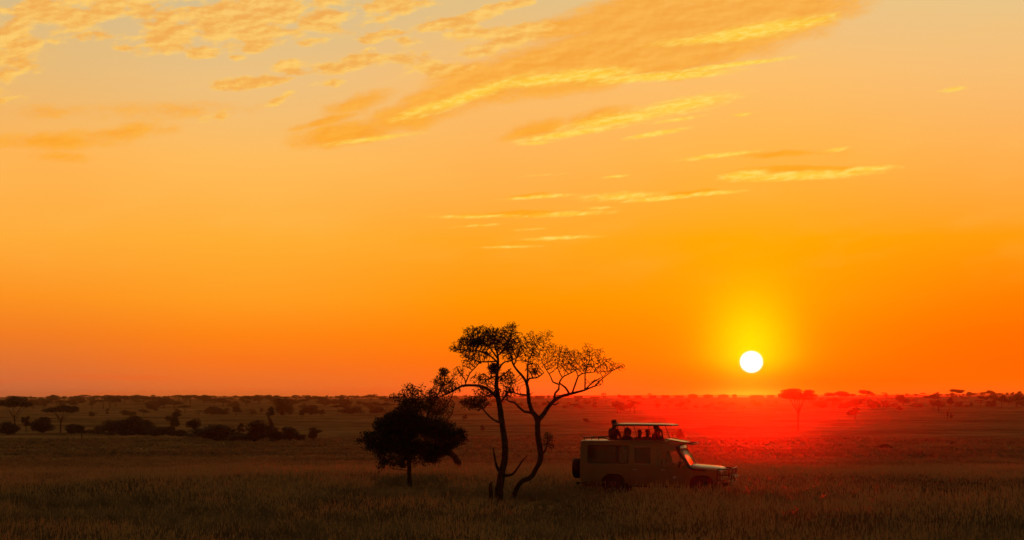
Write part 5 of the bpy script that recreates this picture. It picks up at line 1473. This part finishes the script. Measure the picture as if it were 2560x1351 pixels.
# ------------------------------------------------------------------ grass
def grass_material():
    m, nt, b = new_mat('dry_grass'); N = NT(nt)
    oi = N.n('ShaderNodeObjectInfo'); geo = N.n('ShaderNodeNewGeometry')
    at_ = N.n('ShaderNodeAttribute'); at_.attribute_name = 'seed'
    pos = geo.outputs['Position']
    n1 = N.noise(pos, .09, 4., .6); n2 = N.noise(pos, .5, 4., .6)
    f = N.m('ADD', N.m('MULTIPLY', n1, .7), N.m('MULTIPLY', n2, .3))
    c = N.ramp(f, [(.36, (.065, .058, .026, 1)), (.47, (.19, .14, .066, 1)), (.58, (.36, .25, .125, 1)), (.7, (.48, .33, .165, 1))])
    c = N.mix(N.m('MULTIPLY', geo.outputs['Random Per Island'], .4), c, (.09, .08, .035, 1))
    c = N.mix(at_.outputs['Fac'], c, (.5, .34, .17, 1))
    nt.links.new(c, b.inputs['Base Color']); b.inputs['Roughness'].default_value = .7; b.inputs['Specular IOR Level'].default_value = .3
    tr = N.n('ShaderNodeBsdfTranslucent'); nt.links.new(c, tr.inputs['Color'])
    mx = N.n('ShaderNodeMixShader'); mx.inputs[0].default_value = .2
    nt.links.new(b.outputs[0], mx.inputs[1]); nt.links.new(tr.outputs[0], mx.inputs[2])
    rf = N.n('ShaderNodeBsdfRefraction'); rf.inputs['IOR'].default_value = 1.06; rf.inputs['Roughness'].default_value = .45; rf.inputs['Color'].default_value = (.8, .6, .35, 1)
    m2 = N.n('ShaderNodeMixShader'); nt.links.new(N.m('MULTIPLY_ADD', at_.outputs['Fac'], .12, .008), m2.inputs[0]); nt.links.new(mx.outputs[0], m2.inputs[1]); nt.links.new(rf.outputs[0], m2.inputs[2])
    nt.links.new(m2.outputs[0], nt.nodes['Material Output'].inputs[0])
    return m

def tuft(seed, nb=64, heads=5, height=.5, spread=.3):
    rg = np.random.default_rng(seed); V, Fc, S = [], [], []
    lean = rg.uniform(0, 2 * PI)
    for i in range(nb + heads):
        head = i >= nb
        a = rg.uniform(0, 2 * PI); r = spread * math.sqrt(rg.uniform(0, 1)); x, y = r * math.cos(a), r * math.sin(a)
        h = height * rg.uniform(.5, 1.05) * (1.25 if head else 1); w = .0055 if head else rg.uniform(.005, .010)
        d = rg.uniform(0, 2 * PI); bendk = h * rg.uniform(.15, .8); dx, dy = math.cos(d) * bendk + .12 * h, math.sin(d) * bendk
        ang = rg.uniform(0, PI); wx, wy = math.cos(ang) * w, math.sin(ang) * w
        n0 = len(V)
        for k, (t, ww) in enumerate(((0, 1), (.4, .9), (.75, .6), (1, .12))):
            px, py, pz = x + dx * t * t, y + dy * t * t, h * t * (1 - .12 * t)
            V += [(px - wx * ww, py - wy * ww, pz - .04 * (k == 0)), (px + wx * ww, py + wy * ww, pz - .04 * (k == 0))]; S += [0, 0]
        for k in range(3): q = n0 + 2 * k; Fc.append((q, q + 1, q + 3, q + 2))
        if head:
            tx, ty, tz = x + dx, y + dy, h * .88
            for g in range(4):
                t = g / 3; cx, cy, cz = tx + dx * .12 * t, ty + dy * .12 * t, tz + .09 * t * h / .5
                an = rg.uniform(0, PI); s_ = .014 * (1 - .4 * t); ux, uy = math.cos(an) * s_, math.sin(an) * s_
                n0 = len(V); V += [(cx, cy, cz - .03), (cx + ux, cy + uy, cz), (cx, cy, cz + .04), (cx - ux, cy - uy, cz)]; S += [1] * 4
                Fc.append((n0, n0 + 1, n0 + 2, n0 + 3))
    me = bpy.data.meshes.new('grass_tuft'); me.from_pydata(V, [], Fc)
    at_ = me.attributes.new('seed', 'FLOAT', 'POINT'); at_.data.foreach_set('value', S)
    return me

def build_grass():
    GM = grass_material()
    coll = bpy.data.collections.new('grass_tufts')
    for i in range(5):
        me = tuft(50 + i, heads=(2, 7, 0, 3, 9)[i], height=(.5, .55, .4, .48, .52)[i]); me.materials.append(GM)
        o = bpy.data.objects.new('grass_tuft', me); coll.objects.link(o)
    pts = []
    rg = np.random.default_rng(5)
    trees = []
    for (r0, r1, dens, half) in ((38, 60, 9., 26), (60, 95, 7., 24), (95, 150, 4.2, 22), (150, 235, 2.2, 20), (235, 330, 1.0, 18), (330, 620, .22, 17)):
        area = (r1 ** 2 - r0 ** 2) / 2 * math.radians(2 * half); n = int(area * dens)
        rr = np.sqrt(rg.uniform(r0 ** 2, r1 ** 2, n)); aa = np.radians(rg.uniform(-half, half, n))
        X = rr * np.sin(aa); Y = rr * np.cos(aa)
        pts.append(np.stack([X, Y, np.full(n, r0)], 1))
    pts = np.vstack(pts)
    cs, sn = math.cos(-VYAW), math.sin(-VYAW)
    V, Sc, Rt = [], [], []
    for x, y, r0 in pts:
        lx, ly = x - VPOS.x, y - VPOS.y; vx, vy = lx * cs - ly * sn, lx * sn + ly * cs
        under = -2.55 < vx < 2.75 and -.8 < vy < .85
        nn = noise.noise(Vector((x * .07, y * .045, 2.))) + .8 * noise.noise(Vector((x * .3, y * .22, 5.))) + .4 * noise.noise(Vector((x * .9, y * .7, 8.)))
        s = .85 + .6 * nn + rg.uniform(-.2, .2)
        if s < .35 or (under and not (abs(vx) > 0 and s < .0)): 
            continue
        if -3.2 < vx < 3.4 and -2.6 < vy <= -.8: s *= 1.05
        rr_ = math.hypot(x, y); s *= float(np.interp(rr_, [38, 75, 120, 180, 235, 330, 620], [1, 1, .9, .8, .8, .9, 1.3]))
        if 57 < y < 69.5 and abs(x / y + .005) < .03: s *= .55
        if 62 < y < 81 and abs(x / y + .052) < .02: s *= .5
        V.append((x, y, ground_z(x, y))); Sc.append(s); Rt.append(rg.uniform(0, 2 * PI))
    me = bpy.data.meshes.new('grass'); me.from_pydata(V, [], [])
    a = me.attributes.new('sc', 'FLOAT', 'POINT'); a.data.foreach_set('value', Sc)
    a = me.attributes.new('rt', 'FLOAT', 'POINT'); a.data.foreach_set('value', Rt)
    o = bpy.data.objects.new('grass', me); C.objects.link(o); tag(o, kind='stuff'); me.materials.append(GM)
    ng = bpy.data.node_groups.new('grass_scatter', 'GeometryNodeTree')
    ng.interface.new_socket('Geometry', in_out='INPUT', socket_type='NodeSocketGeometry'); ng.interface.new_socket('Geometry', in_out='OUTPUT', socket_type='NodeSocketGeometry')
    gi = ng.nodes.new('NodeGroupInput'); go = ng.nodes.new('NodeGroupOutput')
    ci = ng.nodes.new('GeometryNodeCollectionInfo'); ci.inputs['Collection'].default_value = coll; ci.inputs['Separate Children'].default_value = True; ci.inputs['Reset Children'].default_value = True
    ip = ng.nodes.new('GeometryNodeInstanceOnPoints'); ip.inputs['Pick Instance'].default_value = True
    sa = ng.nodes.new('GeometryNodeInputNamedAttribute'); sa.data_type = 'FLOAT'; sa.inputs['Name'].default_value = 'sc'
    ra = ng.nodes.new('GeometryNodeInputNamedAttribute'); ra.data_type = 'FLOAT'; ra.inputs['Name'].default_value = 'rt'
    cx = ng.nodes.new('ShaderNodeCombineXYZ')
    mp = ng.nodes.new('GeometryNodeMeshToPoints')
    ng.links.new(gi.outputs[0], mp.inputs[0]); ng.links.new(mp.outputs[0], ip.inputs['Points']); ng.links.new(ci.outputs[0], ip.inputs['Instance'])
    ng.links.new(sa.outputs['Attribute'], ip.inputs['Scale']); ng.links.new(ra.outputs['Attribute'], cx.inputs[2]); ng.links.new(cx.outputs[0], ip.inputs['Rotation'])
    ng.links.new(ip.outputs[0], go.inputs[0])
    md = o.modifiers.new('scatter', 'NODES'); md.node_group = ng
    print('grass tufts', len(V))
build_grass()
